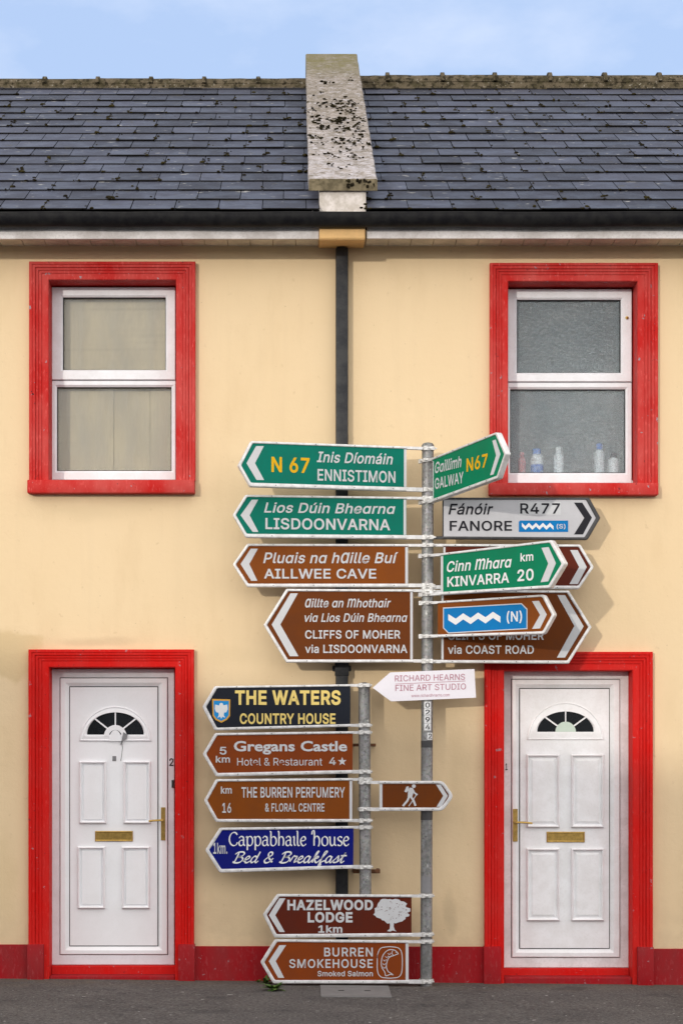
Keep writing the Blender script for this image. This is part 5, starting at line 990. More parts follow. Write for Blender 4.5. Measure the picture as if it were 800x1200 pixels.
SIGN_N = [0]
class Sign:
    def __init__(s, label, pole, fwd=0.0, length=1.1, off=0.03, side=-1, cat='direction sign', group='direction signs on the two poles'):
        s.side = side; fx = tall_x if pole == 'tall' else short_x; s.fx = fx
        s.th = -side * math.asin(fwd / length)
        s.label = label; s.off = off; s.group = group; s.cat = cat; s.root = None; s.pole = pole
        SIGN_N[0] += 1; s.k = SIGN_N[0]
    def place(s, ymid):
        z = P(0, ymid, PD).z; x = s.fx(z)
        s.o = Vector((x, -PD - s.off, z))
        s.root = tag(empty('direction_sign', s.o, s.th), s.label, s.cat, s.group)
        s.R = Matrix.Rotation(s.th, 3, 'Z'); s.Ri = s.R.inverted(); s.nrm = s.R @ Vector((0, 1, 0))
    def L(s, x, y):
        """photo pixel -> (u, v) on this sign's own plane"""
        c_ = Vector((0, -D, EYE)); d = P(x, y, 0) - c_
        p = c_ + d * (s.nrm.dot(s.o - c_) / s.nrm.dot(d)); q = s.Ri @ (p - s.o); return (q.x, q.z)
    def board(s, end_x, sh_t, tip, sh_b, end_t, end_b, ins, fmat, fcol, edge_mat=None, end_frame=0.0, round_=.02, tip_r=.02, depth=.034, rails=True, rail_end=None, clamps=True):
        """end_x: where the panel stops by the pole; end_t, end_b: rail heights there; ins: frame widths in px (top, tip, bottom)"""
        s.place((end_t + end_b) / 2)
        outer = [s.L(end_x, end_t), s.L(*sh_t), s.L(*tip), s.L(*sh_b), s.L(end_x, end_b)]
        k = 1 / PX
        def lerp_in():
            e0, a, t_, b_, e1 = [Vector(p) for p in outer]; sg = 1 if s.side > 0 else -1
            it, ip, ib = [q * k for q in ins]
            e0i = e0 - Vector((0, it)); e1i = e1 + Vector((0, ib))
            # offset slanted edges
            def off(p, q, w, other):
                d = (q - p).normalized(); n_ = Vector((-d.y, d.x)); 
                if n_.dot(other - p) < 0: n_ = -n_
                return p + n_ * w, q + n_ * w
            cen = Vector(((e0.x + t_.x) / 2, (e0.y + e1.y) / 2))
            segs = [off(e0, a, it, cen), off(a, t_, ip, cen), off(t_, b_, ip, cen), off(b_, e1, ib, cen)]
            def cross(u, v):
                (p, q), (r_, w) = u, v; d1 = q - p; d2 = w - r_; den = d1.x * d2.y - d1.y * d2.x
                tt = ((r_.x - p.x) * d2.y - (r_.y - p.y) * d2.x) / den; return p + d1 * tt
            return [segs[0][0], cross(segs[0], segs[1]), cross(segs[1], segs[2]), cross(segs[2], segs[3]), segs[3][1]]
        inner = [tuple(p) for p in lerp_in()]
        s.inner = inner; s.outer = outer
        ro = [0, round_, tip_r, round_, 0]; ri = [0, round_ * .8, tip_r * .7, round_ * .8, 0]
        of = fillet(outer, ro, 6); nf = fillet(inner, ri, 6)
        b = MB()
        mid = [((p[0] * .5 + q[0] * .5), (p[1] * .5 + q[1] * .5)) for p, q in zip(of, nf)]
        ys = [(of, depth), (of, -.001), ([(p[0] * .85 + q[0] * .15, p[1] * .85 + q[1] * .15) for p, q in zip(of, nf)], -.006), (mid, -.0075), ([(p[0] * .15 + q[0] * .85, p[1] * .15 + q[1] * .85) for p, q in zip(of, nf)], -.006), (nf, -.001), (nf, depth)]
        b.rings([[(p[0], y, p[1]) for p in l] for l, y in ys], close=False)
        # rails run on from the panel to the pole
        if rails:
            xe = rail_end if rail_end is not None else (PR * .9) * s.side
            for (po, pi) in ((outer[0], inner[0]), (outer[-1], inner[-1])):
                dzdx = 0
                zt_, zb_ = max(po[1], pi[1]), min(po[1], pi[1]); w_ = max(zt_ - zb_, .018)
                zc = (zt_ + zb_) / 2
                b.box(po[0], xe, -.004, min(depth, .03), zc - w_ / 2, zc + w_ / 2)
        b.mats and None
        nv = len(b.f); b.m = [0] * nv; b.mats = [fcol]; b.mat(M_RIVET)
        for (po, pi, sh) in ((outer[0], inner[0], outer[1]), (outer[-1], inner[-1], outer[3])):
            zc = (po[1] + pi[1]) / 2; zs_ = (sh[1] + (pi[1] - po[1]) / 2); n_r = 4
            for q in range(n_r):
                f_ = (q + .35) / n_r; x_ = po[0] + (sh[0] - po[0]) * f_; z_ = zc + (zs_ - zc) * f_
                b.cyl((x_, -.005, z_), (x_, -.0105, z_), .0042, .0032, 6)
        fr_ = b.build('frame', None, s.root, bevel=0, smooth=35)
        # panel sheet
        p = MB(); n = len(nf); p.prism_xz(nf, 0.0, .004); pan = p.build('panel', fmat, s.root)
        if clamps:
            for (po, pi) in ((outer[0], inner[0]), (outer[-1], inner[-1])):
                zc = (po[1] + pi[1]) / 2; c_ = MB(); cx, cy = 0.0, s.off
                zworld = s.o.z + zc; cxw = s.fx(zworld) - s.o.x
                loc = s.Ri @ Vector((cxw, s.off, 0)); rr = PR + .004 + .0004 * s.k
                c_.lathe([(PR - .001, -.012), (rr, -.012), (rr, .012), (PR - .001, .012)], (loc.x, loc.y, zc), 28)
                y_f = loc.y - rr
                c_.box(loc.x - .040, loc.x - .012, y_f - .006, y_f + .012, zc - .015, zc + .015)
                c_.box(loc.x + .010, loc.x + .036, y_f - .006, y_f + .012, zc - .013, zc + .013)
                c_.cyl((loc.x - .012, y_f - .002, zc), (loc.x + .012, y_f - .002, zc), .006, n=8)
                c_.cyl((loc.x + .036, y_f + .002, zc), (loc.x + .052, y_f + .002, zc), .0065, n=6)
                c_.build('clamp', M_ALUB, s.root, bevel=.0015)
        s.b = MB(); return s
    def strip(s, x0, x1, y0, y1, m, y=-.0012):
        b = MB(); b.flat_xz([s.L(x0, y0), s.L(x1, y0), s.L(x1, y1), s.L(x0, y1)], y); b.build('end_strip', m, s.root); return s
    def chevron(s, pts, m):
        b = MB(); q = [s.L(*p) for p in pts]; b.flat_xz(q, -.0011); b.build('chevron', m, s.root); return s
    def text(s, body, x0, x1, yt, yb, m, bold=.010, shear=0.0, spacing=1.0, own=True):
        ym = (yt + yb) / 2; xm = (x0 + x1) / 2; b = MB(); b.mat(m)
        text_on(b, body, s.L(x0, ym)[0], s.L(x1, ym)[0], s.L(xm, yb)[1], s.L(xm, yt)[1], -.0018, bold, shear, spacing, own)
        b.build('lettering', None, s.root); return s
    def pen(s, glyphs, body, x0, x1, yt, yb, m, w, nib, shear=0):
        ym = (yt + yb) / 2; xm = (x0 + x1) / 2; b = MB(); b.mat(m)
        pen_text(b, glyphs, body, s.L(x0, ym)[0], s.L(x1, ym)[0], s.L(xm, yb)[1], s.L(xm, yt)[1], -.0018, w, nib, shear)
        b.build('lettering', None, s.root); return s
    def flush(s, name):
        if s.b.v: s.b.build(name, None, s.root)
        s.b = MB(); return s
    def poly(s, pts, m, y=-.0013, b=None):
        b = b or s.b; b.mat(m); b.flat_xz([s.L(*p) for p in pts], y); return s
    def stroke(s, pts, w, m, smooth=True, b=None):
        b = b or s.b; b.mat(m); q = [s.L(*p) for p in pts]; ribbon(b, catmull(q, 4) if smooth else q, w / PX, -.0016); return s
    def done(s, name='emblem'):
        if s.b.v: s.b.build(name, None, s.root)
        return s

def chev(*p): return list(p)
IR = .22
# --- tall pole, pointing west
S = Sign('green arrow sign with amber N67 pointing to ENNISTIMON, topmost on the pole', 'tall', .24, 1.2)
S.board(476, (293.8, 516.6), (278.8, 545.3), (292.8, 570.4), 523.2, 575.6, (3, 3.4, 4.6), F_GREEN, M_ALU)
S.chevron(chev((309.2, 522.8), (300, 522.8), (288.8, 542.8), (300.6, 562.5), (309.4, 562.5), (298.8, 542.8)), L_WHITE)
S.strip(473, 476, 526.5, 570.6, L_WHITE)
S.text('N 67', 318, 362.5, 536, 553.8, L_YELLOW, .020).text('Inis Díomáin', 371, 460, 530.6, 543, L_WHITE, .014, IR).text('ENNISTIMON', 371.9, 463, 551, 564.5, L_WHITE, .014).done()
S = Sign('green arrow sign reading Lios Dúin Bhearna over LISDOONVARNA, without a road number', 'tall', .10, 1.2)
S.board(476, (287.5, 579.7), (272.5, 603.4), (288, 630), 582.2, 631.6, (2.8, 3.4, 4.4), F_GREEN, M_ALU)
S.chevron(chev((302.5, 585.6), (295, 585.6), (281.9, 603.8), (296, 623.4), (302.8, 623.4), (292.5, 603.8)), L_WHITE)
S.strip(472.6, 475.6, 585.4, 626.8, L_WHITE)
S.text('Lios Dúin Bhearna'.replace('a', 'ɑ'), 309.4, 463, 589.7, 601.5, L_WHITE, .014, IR).text('LISDOONVARNA', 311, 456.9, 607.8, 620.8, L_WHITE, .016).done()
S = Sign('brown arrow sign reading Pluais na hAille Buí over AILLWEE CAVE', 'tall', 0, 1.2)
S.board(478, (289.7, 637), (272.5, 661.5), (289.7, 688), 637.5, 688, (3, 3.4, 4), F_BROWN, M_ALU)
S.chevron(chev((302.2, 643), (293.8, 643), (281.9, 661), (294.4, 680.6), (301.6, 680.6), (292.2, 661)), L_WHITE)
S.strip(474.6, 477.8, 641, 683.8, L_WHITE)
S.text('Pluɑis nɑ h^ɑille Buí', 308.4, 466.3, 647.5, 660, L_WHITE, .014, IR).text('AILLWEE CAVE', 309.4, 440.6, 666.6, 678, L_WHITE, .016).done()
S = Sign('large brown arrow sign reading CLIFFS OF MOHER via LISDOONVARNA', 'tall', 0, 1.1)
S.board(484, (335.4, 690), (308.7, 732.4), (335.4, 776.4), 690.6, 776.4, (3, 3.6, 3.6), F_BROWN2, M_ALU, round_=.008, tip_r=.008)
S.chevron(chev((349, 695.3), (340.3, 695.3), (318.3, 731.9), (339.5, 769), (349.7, 769), (328.5, 731.9)), L_WHITE)
S.strip(480.4, 483.4, 693.8, 772.6, L_WHITE)
S.text('^ɑillte ɑn ^mhothɑir', 357.4, 457.8, 701.6, 711.8, L_WHITE, .014, IR).text('viɑ Lios Dúin Bheɑrnɑ', 356.8, 477, 718.8, 728.8, L_WHITE, .014, IR)
S.text('CLIFFS OF MOHER', 357.4, 468.8, 738.6, 748.4, L_WHITE, .016).text('via LISDOONVARNA', 357.4, 477, 755.6, 765.2, L_WHITE, .016).done()
# --- tall pole, pointing east
def wave(S, x0, x1, yc, amp, w, m, slope=0.0, n=6):
    pts = [(x0 + (x1 - x0) * i / n, yc + slope * (i / n - .5) + (amp if i % 2 else -amp)) for i in range(n + 1)]
    S.poly([(p[0], p[1] - w) for p in pts] + [(p[0], p[1] + w) for p in pts[::-1]], m)
S = Sign('green arrow sign to GALWAY with amber N67, swung out towards the street', 'tall', 1.03, 1.17, .045, 1)
S.board(506.6, (582, 506.2), (593.2, 531.6), (583.5, 560.6), 536.6, 588.4, (2.6, 3.2, 3.4), F_GREEN2, M_ALU, round_=.03, rail_end=-.03)
S.chevron(chev((576.6, 516.5), (580.6, 515), (586.2, 532), (578, 556), (574, 557), (581, 533.5)), L_WHITE)
S.strip(507, 508, 540.4, 585, L_WHITE)
S.text('Gɑillimh', 509.6, 540.6, 538, 551, L_WHITE, .014, IR).text('GALWAY', 509.6, 543, 556.6, 569.6, L_WHITE, .014).text('N67', 546.6, 571.2, 534.4, 550, L_YELLOW, .020).done()
S = Sign('white arrow sign with black frame reading FANORE R477 and a blue wave badge', 'tall', 0, 1.2, .03, 1)
S.board(518, (690, 583.2), (703, 607), (688, 632.6), 583.0, 631.6, (2.4, 4.6, 3), F_GREY, M_BLKFRAME)
S.strip(518, 519.4, 585.5, 628.6, L_BLACK)
S.chevron(chev((672, 589), (681.6, 589), (693, 606.6), (682.5, 626.3), (672, 626.3), (684, 607)), L_BLACK)
S.poly([(607.5, 588.6), (656.5, 588.6), (656.5, 603.4), (607.5, 603.4)], L_WHITE).flush('number_patch')
S.text('Fánóir', 525, 577.5, 590.3, 603, L_BLACK, .014, IR).text('R477', 609, 655.5, 589.8, 602, L_BLACK, .016, 0, 1.05).text('FANORE', 526.5, 599.4, 610.4, 622, L_BLACK, .015)
S.poly([(609, 610), (665.2, 610), (665.2, 623.4), (607.4, 623.4), (607.4, 611.5)], F_BADGE); wave(S, 611, 648, 616.8, 2.0, 2.1, L_BRIGHT, n=9); S.flush('wave_badge')
S.text('(S)', 651.6, 662, 614.2, 619.4, L_WHITE, .016).done()
S = Sign('maroon-brown arrow sign mostly hidden by the KINVARRA sign, only its pointed end showing', 'tall', 0, 1.2, .03, 1)
S.board(519, (679.5, 638), (695.4, 664.6), (678, 690.4), 637.4, 690, (3, 3.4, 4), F_MAROON, M_ALU)
S.chevron(chev((667.5, 644.6), (676.3, 644.6), (687, 664.4), (676.5, 684.5), (666.6, 684.5), (678, 664.4)), L_WHITE)
S.strip(519.2, 521.6, 641, 685.8, L_WHITE).done()
S = Sign('green arrow sign reading Cinn Mhara over KINVARRA 20 km, swung forward', 'tall', .76, 1.18, .045, 1)
S.board(516, (646.5, 632.8), (662, 660.5), (644.5, 689.2), 648.4, 697.2, (2.8, 4, 3.4), F_GREEN2, M_ALU, rail_end=-.035)
S.chevron(chev((634, 642), (642.5, 641), (651, 660), (642, 681.2), (633, 682.4), (642, 660.5)), L_WHITE)
S.strip(516.3, 519, 651.6, 694, L_WHITE)
S.text('Cinn ^mhɑrɑ', 523.5, 599.4, 655, 667.6, L_BRIGHT, .014, IR).text('km', 609.6, 624.6, 647.6, 657.6, L_BRIGHT, .016).text('KINVARRA', 524, 596.4, 673.4, 685.4, L_BRIGHT, .016).text('20', 606, 625, 667, 680.6, L_BRIGHT, .016).done()
S = Sign('brown arrow sign with a blue panel of white waves marked N', 'tall', .50, .98, .045, 1)
S.board(512.6, (637.5, 696.6), (650, 720.4), (637.5, 743), 704.6, 746.8, (2.6, 3.6, 3.2), F_BROWN, M_ALU, rail_end=-.035, round_=.03)
S.chevron(chev((623, 704.6), (631, 704), (640.4, 720), (632.4, 736.4), (623, 737), (632.4, 720.5)), L_WHITE)
S.poly([(518.8, 712), (610.8, 706.8), (617.6, 713.6), (617.6, 737.2), (525, 742.4), (518.8, 736)], L_WHITE)
S.poly([(519.8, 713.1), (610.4, 708), (616.6, 714.4), (616.6, 736.2), (525.4, 741.2), (519.8, 735.4)], F_BADGE); wave(S, 525, 586, 724.6, 3.0, 3.6, L_BRIGHT, -3.0, 7); S.flush('wave_badge')
S.text('(N)', 593.4, 611.4, 716.4, 728.4, L_BRIGHT, .014).done()
S = Sign('large brown arrow sign reading CLIFFS OF MOHER via COAST ROAD, above the door', 'tall', 0, 1.1, .03, 1)
S.board(516.6, (666, 692), (692.8, 735), (666, 777.6), 691.4, 777, (3, 3.6, 3.6), F_BROWN2, M_ALU, round_=.008, tip_r=.008)
S.chevron(chev((652.5, 697.4), (661.5, 697.4), (683.4, 734), (661.5, 770.6), (652, 770.6), (672.4, 733.6)), L_WHITE)
S.strip(516.8, 519.4, 695, 773, L_WHITE)
S.text('CLIFFS OF MOHER', 524.4, 636.6, 740, 749.8, L_WHITE, .016).text('via COAST ROAD', 524.4, 625, 756.4, 766.2, L_WHITE, .016).done()
# --- white board on the tall pole
S = Sign('flat white arrow board with mauve lettering about an art studio, on the tall pole', 'tall', 0, 1, .052, 1)
S.place(803)
b = MB(); b.prism_xz([S.L(*p) for p in ((436.4, 806), (457, 788), (555.6, 784), (557.4, 817.6), (458, 822))], 0, .006); b.build('panel', F_BOARD, S.root, bevel=.001)
for z_ in (-.05, .035):
    b = MB(); b.box(-.03, .03, .006, .016, z_, z_ + .015); b.build('fixing', M_ALUB, S.root)
S.b = MB(); S.text('RICHARD HEARNS', 462.4, 544.4, 790.6, 797.6, L_MAUVE, .003).text('FINE ART STUDIO', 463, 545.6, 801.8, 808.8, L_MAUVE, .003)
S.text('www.richardhearns.com', 481.6, 526.4, 813, 816.4, L_MAUVE, -.004)
S.stroke([(463, 800.6), (545, 799)], .6, L_MAUVE, False).flush('lettering')
a_ = rad(2.0)
me_off = S.L(504, 800)
ob = None
S.done()
for ch in S.root.children:
    if ch.name.startswith('lettering'):
        for v in ch.data.vertices: v.co.z += (v.co.x - me_off[0]) * .024 if True else 0
# --- short pole, pointing west
S = Sign('black arrow sign with pale yellow lettering and a blue eagle shield', 'short', 0, 1.1)
S.board(410.4, (251.5, 804), (237, 828.4), (251.5, 856), 801.8, 851.6, (2.6, 4, 3.2), F_NAVY, M_ALU)
S.text('THE WATERS', 275.5, 399, 809, 826, L_CREAM, .030).text('COUNTRY HOUSE', 281, 393, 836, 848.4, L_CREAM, .022)
sh = [(248.6, 819), (270, 819.6), (269.6, 839), (266, 843.6), (259.4, 847), (252.6, 843.6), (249.2, 839)]
S.poly(sh, L_ORANGE); S.poly([(259.4 + (p[0] - 259.4) * .84, 832.6 + (p[1] - 832.6) * .85) for p in sh], L_SKYBLUE)
S.poly([(259.5, 823.6), (261.2, 824.4), (261.8, 826.6), (266.6, 825.6), (267, 831), (265.4, 834.6), (262.8, 835), (262.2, 838), (264.2, 841), (260.6, 839.8), (259.4, 842.4), (258.2, 839.8), (254.8, 841), (256.6, 838), (256, 835), (253.4, 834.6), (251.8, 831), (252.2, 825.6), (257, 826.8), (257.4, 824.6)], L_BRIGHT)
S.done()
S = Sign('brown arrow sign for a hotel 5 km away, with a star, below the black sign', 'short', 0, 1.1)
S.board(413, (252, 859), (237.4, 883.6), (253, 910), 856.8, 906.4, (3, 3.8, 4), F_RUST, M_ALU)
S.text('5', 257.5, 265.6, 875.2, 884.2, L_WHITE, .014).text('km', 253, 269.5, 885.8, 893.6, L_WHITE, .016)
S.text('Gregans Castle', 274, 406.6, 868.4, 880.4, L_WHITE, .024, 0, 1, False).text('Hotel & Restaurant', 278, 377.5, 888.2, 897, L_WHITE, -.002).text('4', 385.6, 393.4, 887.6, 896.4, L_WHITE, .014)
st = [(400.8 + (5.4 if i % 2 == 0 else 2.1) * math.sin(i * math.pi / 5), 892.4 - (5.4 if i % 2 == 0 else 2.1) * math.cos(i * math.pi / 5)) for i in range(10)]
S.poly(st, L_WHITE).done()
S = Sign('brown arrow sign for a perfumery and floral centre, 16 km away', 'short', 0, 1.1)
S.board(413, (253, 913), (239, 938), (253, 963.4), 911.8, 963.4, (3, 3.6, 3.6), F_BROWN, M_ALU)
S.strip(409.4, 412.6, 915, 959.8, L_WHITE)
S.text('km', 259, 271.6, 921.6, 930, L_WHITE, .016).text('16', 260.5, 271, 941, 952.5, L_WHITE, .016).text('THE BURREN PERFUMERY', 283, 404, 922.4, 934.6, L_WHITE, .016).text('& FLORAL CENTRE', 310.6, 380, 941.4, 951, L_WHITE, .014).done()
S = Sign('royal blue arrow sign for a bed and breakfast, lowest on the short pole', 'short', 0, 1.1)
S.board(414, (257.5, 970), (240.4, 996.2), (257.5, 1022.8), 968, 1018, (3, 4, 4.2), F_BLUE, M_ALU)
S.text('1km.', 250, 266.5, 987.6, 1000.5, L_WHITE, .014).pen(UNCIAL, 'Cappabhaile House', 268, 409.5, 975.2, 991, L_BRIGHT, .0105, 30).pen(SCRIPT, 'Bed & Breakfast', 272, 405.4, 998.4, 1010.8, L_BRIGHT, .013, 40, .3).done()
# --- short pole, pointing east
S = Sign('short brown sign with a white walking figure and rounded end', 'short', 0, 1.1, .058, 1)
S.board(444.4, (519, 915), (531.6, 932.8), (518.6, 950.4), 915, 950.4, (3.6, 4, 4), F_BROWN2, M_ALU, round_=.06, tip_r=.05, depth=.012)
S.strip(444.4, 447.8, 918.8, 946.2, L_WHITE)
S.chevron(chev((510.6, 919.4), (516, 919.4), (524.4, 932.6), (517, 945.4), (511.2, 945.4), (519, 932.6)), L_WHITE)
fig = S.b
S.poly([(484.6 + 2.3 * math.cos(i * .6283), 921.2 + 2.3 * math.sin(i * .6283)) for i in range(10)], L_WHITE)
S.poly([(479.4, 923), (483.6, 923.4), (484.4, 928), (482.6, 934.2), (477.4, 934), (477.8, 928)], L_WHITE)
S.poly([(478.6, 921.4), (476, 921.8), (473.6, 927.4), (475.6, 928.6), (478.4, 926.4)], L_WHITE)
for st_, w in (([(479.4, 933), (477, 938.4), (471.8, 944.6)], 2.4), ([(480.6, 933), (484.2, 938), (486.6, 944.4)], 2.4), ([(483, 924.6), (485.6, 929.4), (488.8, 931.4)], 1.8), ([(488, 930.6), (484, 937), (478.6, 944.8)], .9)): S.stroke(st_, w, L_WHITE, False)
S.done('walker_symbol')
# --- foot of the tall pole
S = Sign('maroon arrow sign with a white tree emblem, second from the ground', 'tall', 0, 1.2, .058)
S.board(482, (324.5, 1047.6), (307.8, 1071.6), (321.6, 1099), 1048.4, 1097.6, (3.2, 4, 4.2), F_MAROON, M_ALU, depth=.014)
S.chevron(chev((334.6, 1052.6), (327.4, 1052.6), (315, 1072.5), (327.4, 1092.2), (333.7, 1092.2), (322.5, 1072.5)), L_WHITE)
S.text('HAZELWOOD', 336.6, 437, 1054.4, 1066.6, L_WHITE, .034).text('LODGE', 360.4, 413, 1068.8, 1081, L_WHITE, .034).text('1km', 372.8, 401, 1084.4, 1093, L_WHITE, .026)
rng = random.Random(2); tr = []
for i in range(46):
    a = i / 46 * 2 * math.pi; r_ = 1 + rng.uniform(-.13, .10)
    tr.append((458.3 + 20.4 * r_ * math.cos(a), 1067.4 - 13.4 * r_ * math.sin(a) - (1.0 if math.sin(a) > 0 else -.6)))
S.poly(tr, L_WHITE)
S.poly([(455.6, 1078), (461.6, 1078), (461, 1086), (462.6, 1090), (464.6, 1091.4), (459.6, 1090.4), (457, 1091.6), (453.2, 1091), (456.4, 1088.6), (456.8, 1084)], L_WHITE)
for i in range(40):
    a = rng.uniform(0, 6.28); r_ = rng.random() ** .6; x, y, q = 458.3 + 18 * r_ * math.cos(a), 1067.4 + 11.4 * r_ * math.sin(a), rng.uniform(.35, .8)
    S.poly([(x - q, y), (x, y - q * .8), (x + q * 1.2, y), (x, y + q * .7)], F_MAROON, -.0018)
S.done()
S = Sign('rust-brown arrow sign with a white fish emblem, lowest and touching the pavement', 'tall', 0, 1.2, .058)
S.board(478.6, (322, 1100.6), (305, 1127.6), (320, 1152.6), 1102, 1152.6, (3.2, 4, 4), F_RUST, M_ALU, depth=.03)
S.chevron(chev((335.2, 1107.6), (327.4, 1107.6), (315, 1126.3), (326, 1145.9), (333, 1145.9), (323, 1126.3)), L_WHITE)
S.strip(475, 478.4, 1105.4, 1148.4, L_WHITE)
S.text('BURREN', 379.7, 436.6, 1110.4, 1120.8, L_WHITE, .014, 0, 1.08).text('SMOKEHOUSE', 338.9, 436.6, 1124, 1134.2, L_WHITE, .014, 0, 1.08).text('Smoked Salmon', 372, 436.6, 1137.8, 1144, L_WHITE, .014)
rr_ = [(442 + 1 * 0, 1119), (442, 1137), (445.6, 1144.4), (453, 1146), (460, 1146), (467.4, 1144.4), (470.8, 1137), (470.8, 1119), (467.4, 1111.4), (460, 1109.6), (453, 1109.6), (445.6, 1111.4), (442, 1119), (442, 1123)]
S.stroke(rr_, .9, L_WHITE)
S.stroke([(466.6, 1117.6), (462, 1113.4), (455, 1113.2), (449.4, 1118), (446.8, 1125), (447, 1133), (450, 1138)], .9, L_WHITE)
S.stroke([(466.6, 1117.6), (461, 1119.8), (455.6, 1122), (453, 1128), (452.6, 1134), (454.6, 1138.6)], .9, L_WHITE)
S.stroke([(450, 1138), (451, 1140.6), (452, 1143.6), (457, 1141.8), (460.6, 1142.4), (454.6, 1138.6)], .9, L_WHITE)
S.stroke([(460, 1113.6), (459, 1116.6), (460.4, 1119.6)], .7, L_WHITE)
for (x, y) in ((456, 1117), (453, 1120.6), (450.6, 1124.6), (450, 1129), (450.2, 1133), (456.6, 1120)): S.stroke([(x - 1.8, y), (x, y + 1.6), (x + 1.8, y - .4)], .6, L_WHITE)
S.stroke([(463.4, 1115.8), (464, 1116.4)], .9, L_WHITE, False)
S.done()

# ------------------------------------------------------------------ small things
def bottle(x0, x1, y0, y1, body, cap, label, stripes=None, kind='bottle'):
    dd = -(0.20 + (x1 - x0) / 2 / PX); a, e = P(x0, y1, dd), P(x1, y0, dd); zb = P(0, 566.2, WD).z + .022; r = (e.x - a.x) / 2; h = e.z - zb; cx = (a.x + e.x) / 2
    o = tag(empty('toiletry_bottle', (cx, -dd, zb)), label, 'bottle', 'bottles on the bathroom sill')
    b = MB(); b.lathe([(r * .9, 0), (r, .01), (r, h * .70), (r * .88, h * .78), (r * .55, h * .83), (r * .5, h * .88)], (0, 0, 0), 18); bo = b.build('bottle_body', body, o, smooth=40)
    b = MB(); b.lathe([(r * .62, h * .84), (r * .62, h * .98), (r * .5, h)], (0, 0, 0), 16); b.build('bottle_cap', cap, o, smooth=40)
    if stripes:
        b = MB(); b.lathe([(r + .001, h * .15), (r + .0015, h * .16), (r + .0015, h * .5), (r + .001, h * .51)], (0, 0, 0), 18); b.build('bottle_label', stripes, o)
pl = lambda n, c_: dirty(n, c_, 0.4, amt=0.05)
PW, PB, PP, PG, PT = pl('white_bottle_plastic', (.82, .85, .88)), pl('blue_bottle_plastic', (.08, .2, .6)), pl('pink_bottle_plastic', (.6, .2, .22)), pl('green_tray_plastic', (.15, .5, .1)), pl('teal_bottle_plastic', (.12, .4, .45))
bottle(621, 636, 526, 553, PW, PB, 'white bottle with blue cap and blue patch behind frosted glass', PB)
bottle(606.5, 615.5, 530, 553, PP, PP, 'small pink bottle beside the blue-patched bottle behind frosted glass')
bottle(648, 660, 524, 553, PW, PW, 'plain white bottle standing in the middle of the frosted window')
bottle(695.5, 707.5, 520, 553, PW, PB, 'tall white bottle with blue cap, no patch, behind frosted glass')
bottle(712, 724.5, 531, 553, PW, L_BLACK, 'squat white bottle with dark cap behind frosted glass')
b = MB(); dd = -.20; a, e = P(634, 555, dd), P(668, 551, dd); zb = P(0, 566.2, WD).z + .022
b.box(a.x, e.x, .195, .225, zb, zb + .028); tag(b.build('sponge', PG, bevel=.005), 'flat green sponge lying on the frosted window sill', 'sponge')

b = MB(); q = [(375, 1155), (455, 1155), (459, 1168), (376, 1168)]
pts = []
for x, y in q:
    k = EYE / ((y - VY) / PX) if y > VY else 1; yy = -D + D * k; pts.append(((x - VX) / PX * k, yy))
b2 = MB()
b2.add([(p[0], p[1], GS * p[0] + .006) for p in pts] + [(p[0], p[1], GS * p[0] - .05) for p in pts], [(0, 1, 2, 3), (0, 4, 5, 1), (1, 5, 6, 2), (2, 6, 7, 3), (3, 7, 4, 0)])
hatch = tag(empty('access_cover', (0, 0, 0)), 'grey concrete access cover set in the pavement below the fish sign', 'cover')
b2.build('slab', dirty('smooth_concrete', (0.17, 0.165, 0.165), .8, amt=.35, scale=10), hatch, bevel=.002)
for fx_ in (.3, .68):
    hx = pts[3][0] + (pts[2][0] - pts[3][0]) * fx_; hy = (pts[0][1] + pts[3][1]) / 2
    b = MB(); b.box(hx - .02, hx + .02, hy - .01, hy + .01, GS * hx + .0065, GS * hx + .0085); b.build('lifting_slot', M_SEAL, hatch)

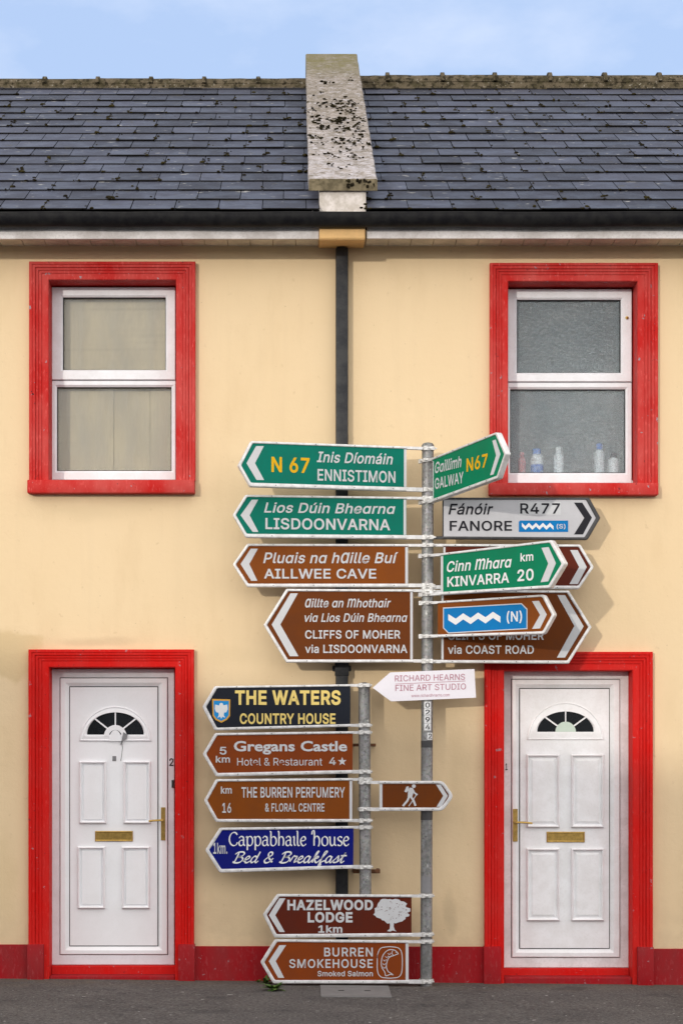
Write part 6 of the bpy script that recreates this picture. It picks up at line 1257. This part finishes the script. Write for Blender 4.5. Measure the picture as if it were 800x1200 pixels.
t = NT('weed_leaf'); M_WEED = t.done(t.mix(t.noise(30, 3), (0.035, 0.085, 0.012), (0.085, 0.15, 0.025)), 0.6, spec=.3)
def weed(x, y, size, n, label, seed):
    k = EYE / ((y - VY) / PX); px_, py = (x - VX) / PX * k, -D + D * k
    o = tag(empty('weed', (px_, py, GS * px_)), label, 'weed'); rng = random.Random(seed); b = MB()
    for i in range(n):
        a = rng.uniform(0, 6.28); l = size * rng.uniform(.5, 1); up = rng.uniform(.3, 1.1); w = l * rng.uniform(.12, .22)
        d = Vector((math.cos(a), math.sin(a), 0)); s_ = Vector((-d.y, d.x, 0)); L = []
        for q in range(6):
            u = q / 5; c_ = d * l * u * .8 + Vector((0, 0, l * (up * u - .45 * u * u))); ww = w * math.sin(math.pi * min(.98, u * .85 + .12))
            L.append([c_ - s_ * ww, c_ + Vector((0, 0, -.1 * ww)), c_ + s_ * ww])
        b.rings(L, close=False)
    b.build('leaf', M_WEED, o, fix=False)
weed(311, 1152.5, .09, 16, 'small dark weed at the wall foot beside the lowest sign', 1)
weed(321, 1161, .13, 26, 'bright green weed tuft growing from a pavement crack', 2)
weed(303, 1151, .05, 10, 'tiny weed against the red plinth by the fish sign', 7)

# ------------------------------------------------------------------ the hall across the street, which shades the foot of the houses
hall = tag(empty('village_hall', (-11, -19, 0)), 'low-pitched rendered hall across the street', 'building')
hx0, hx1 = -19.0, 9.0; hr = -18.0
def hz(x): return 7.25 - .177 * (x + 18) if x > -18 else 7.25 - .177 * (-18 - x)
b = MB(); b.prism_xz([(-27, -.2), (6, -.2), (6, hz(6) - .15), (hr, hz(hr) - .15), (-27, hz(-27) - .15)], -12.0, 0.0)
o = b.build('wall', dirty('grey_render', (.42, .40, .37), .85, amt=.3, scale=1), hall); o.location = (11, 0, 0)
b = MB(); b.prism_xz([(-27.2, hz(-27.2) - .15), (hr, hz(hr) - .15), (6.2, hz(6.2) - .15), (6.2, hz(6.2)), (hr, hz(hr)), (-27.2, hz(-27.2))], -12.2, 0.25)
o = b.build('roof', M_SLATE, hall, fix=True); o.location = (11, 0, 0)
for x in (-22, -16, -10, -4, 2):
    for z in (1.0,):
        b = MB(); b.box(x - .7, x + .7, .004, .03, z, z + 1.6); w_ = b.build('window', M_DARKGLASS, hall); w_.location = (11, 0, 0)
        b = MB(); frame(b, (x - .8, z - .1, x + .8, z + 1.7), (x - .69, z + .01, x + .69, z + 1.59), -.06, .0, .01); f_ = b.build('window_frame', M_PVC, w_); 
        for v in f_.data.vertices: v.co.y = -v.co.y
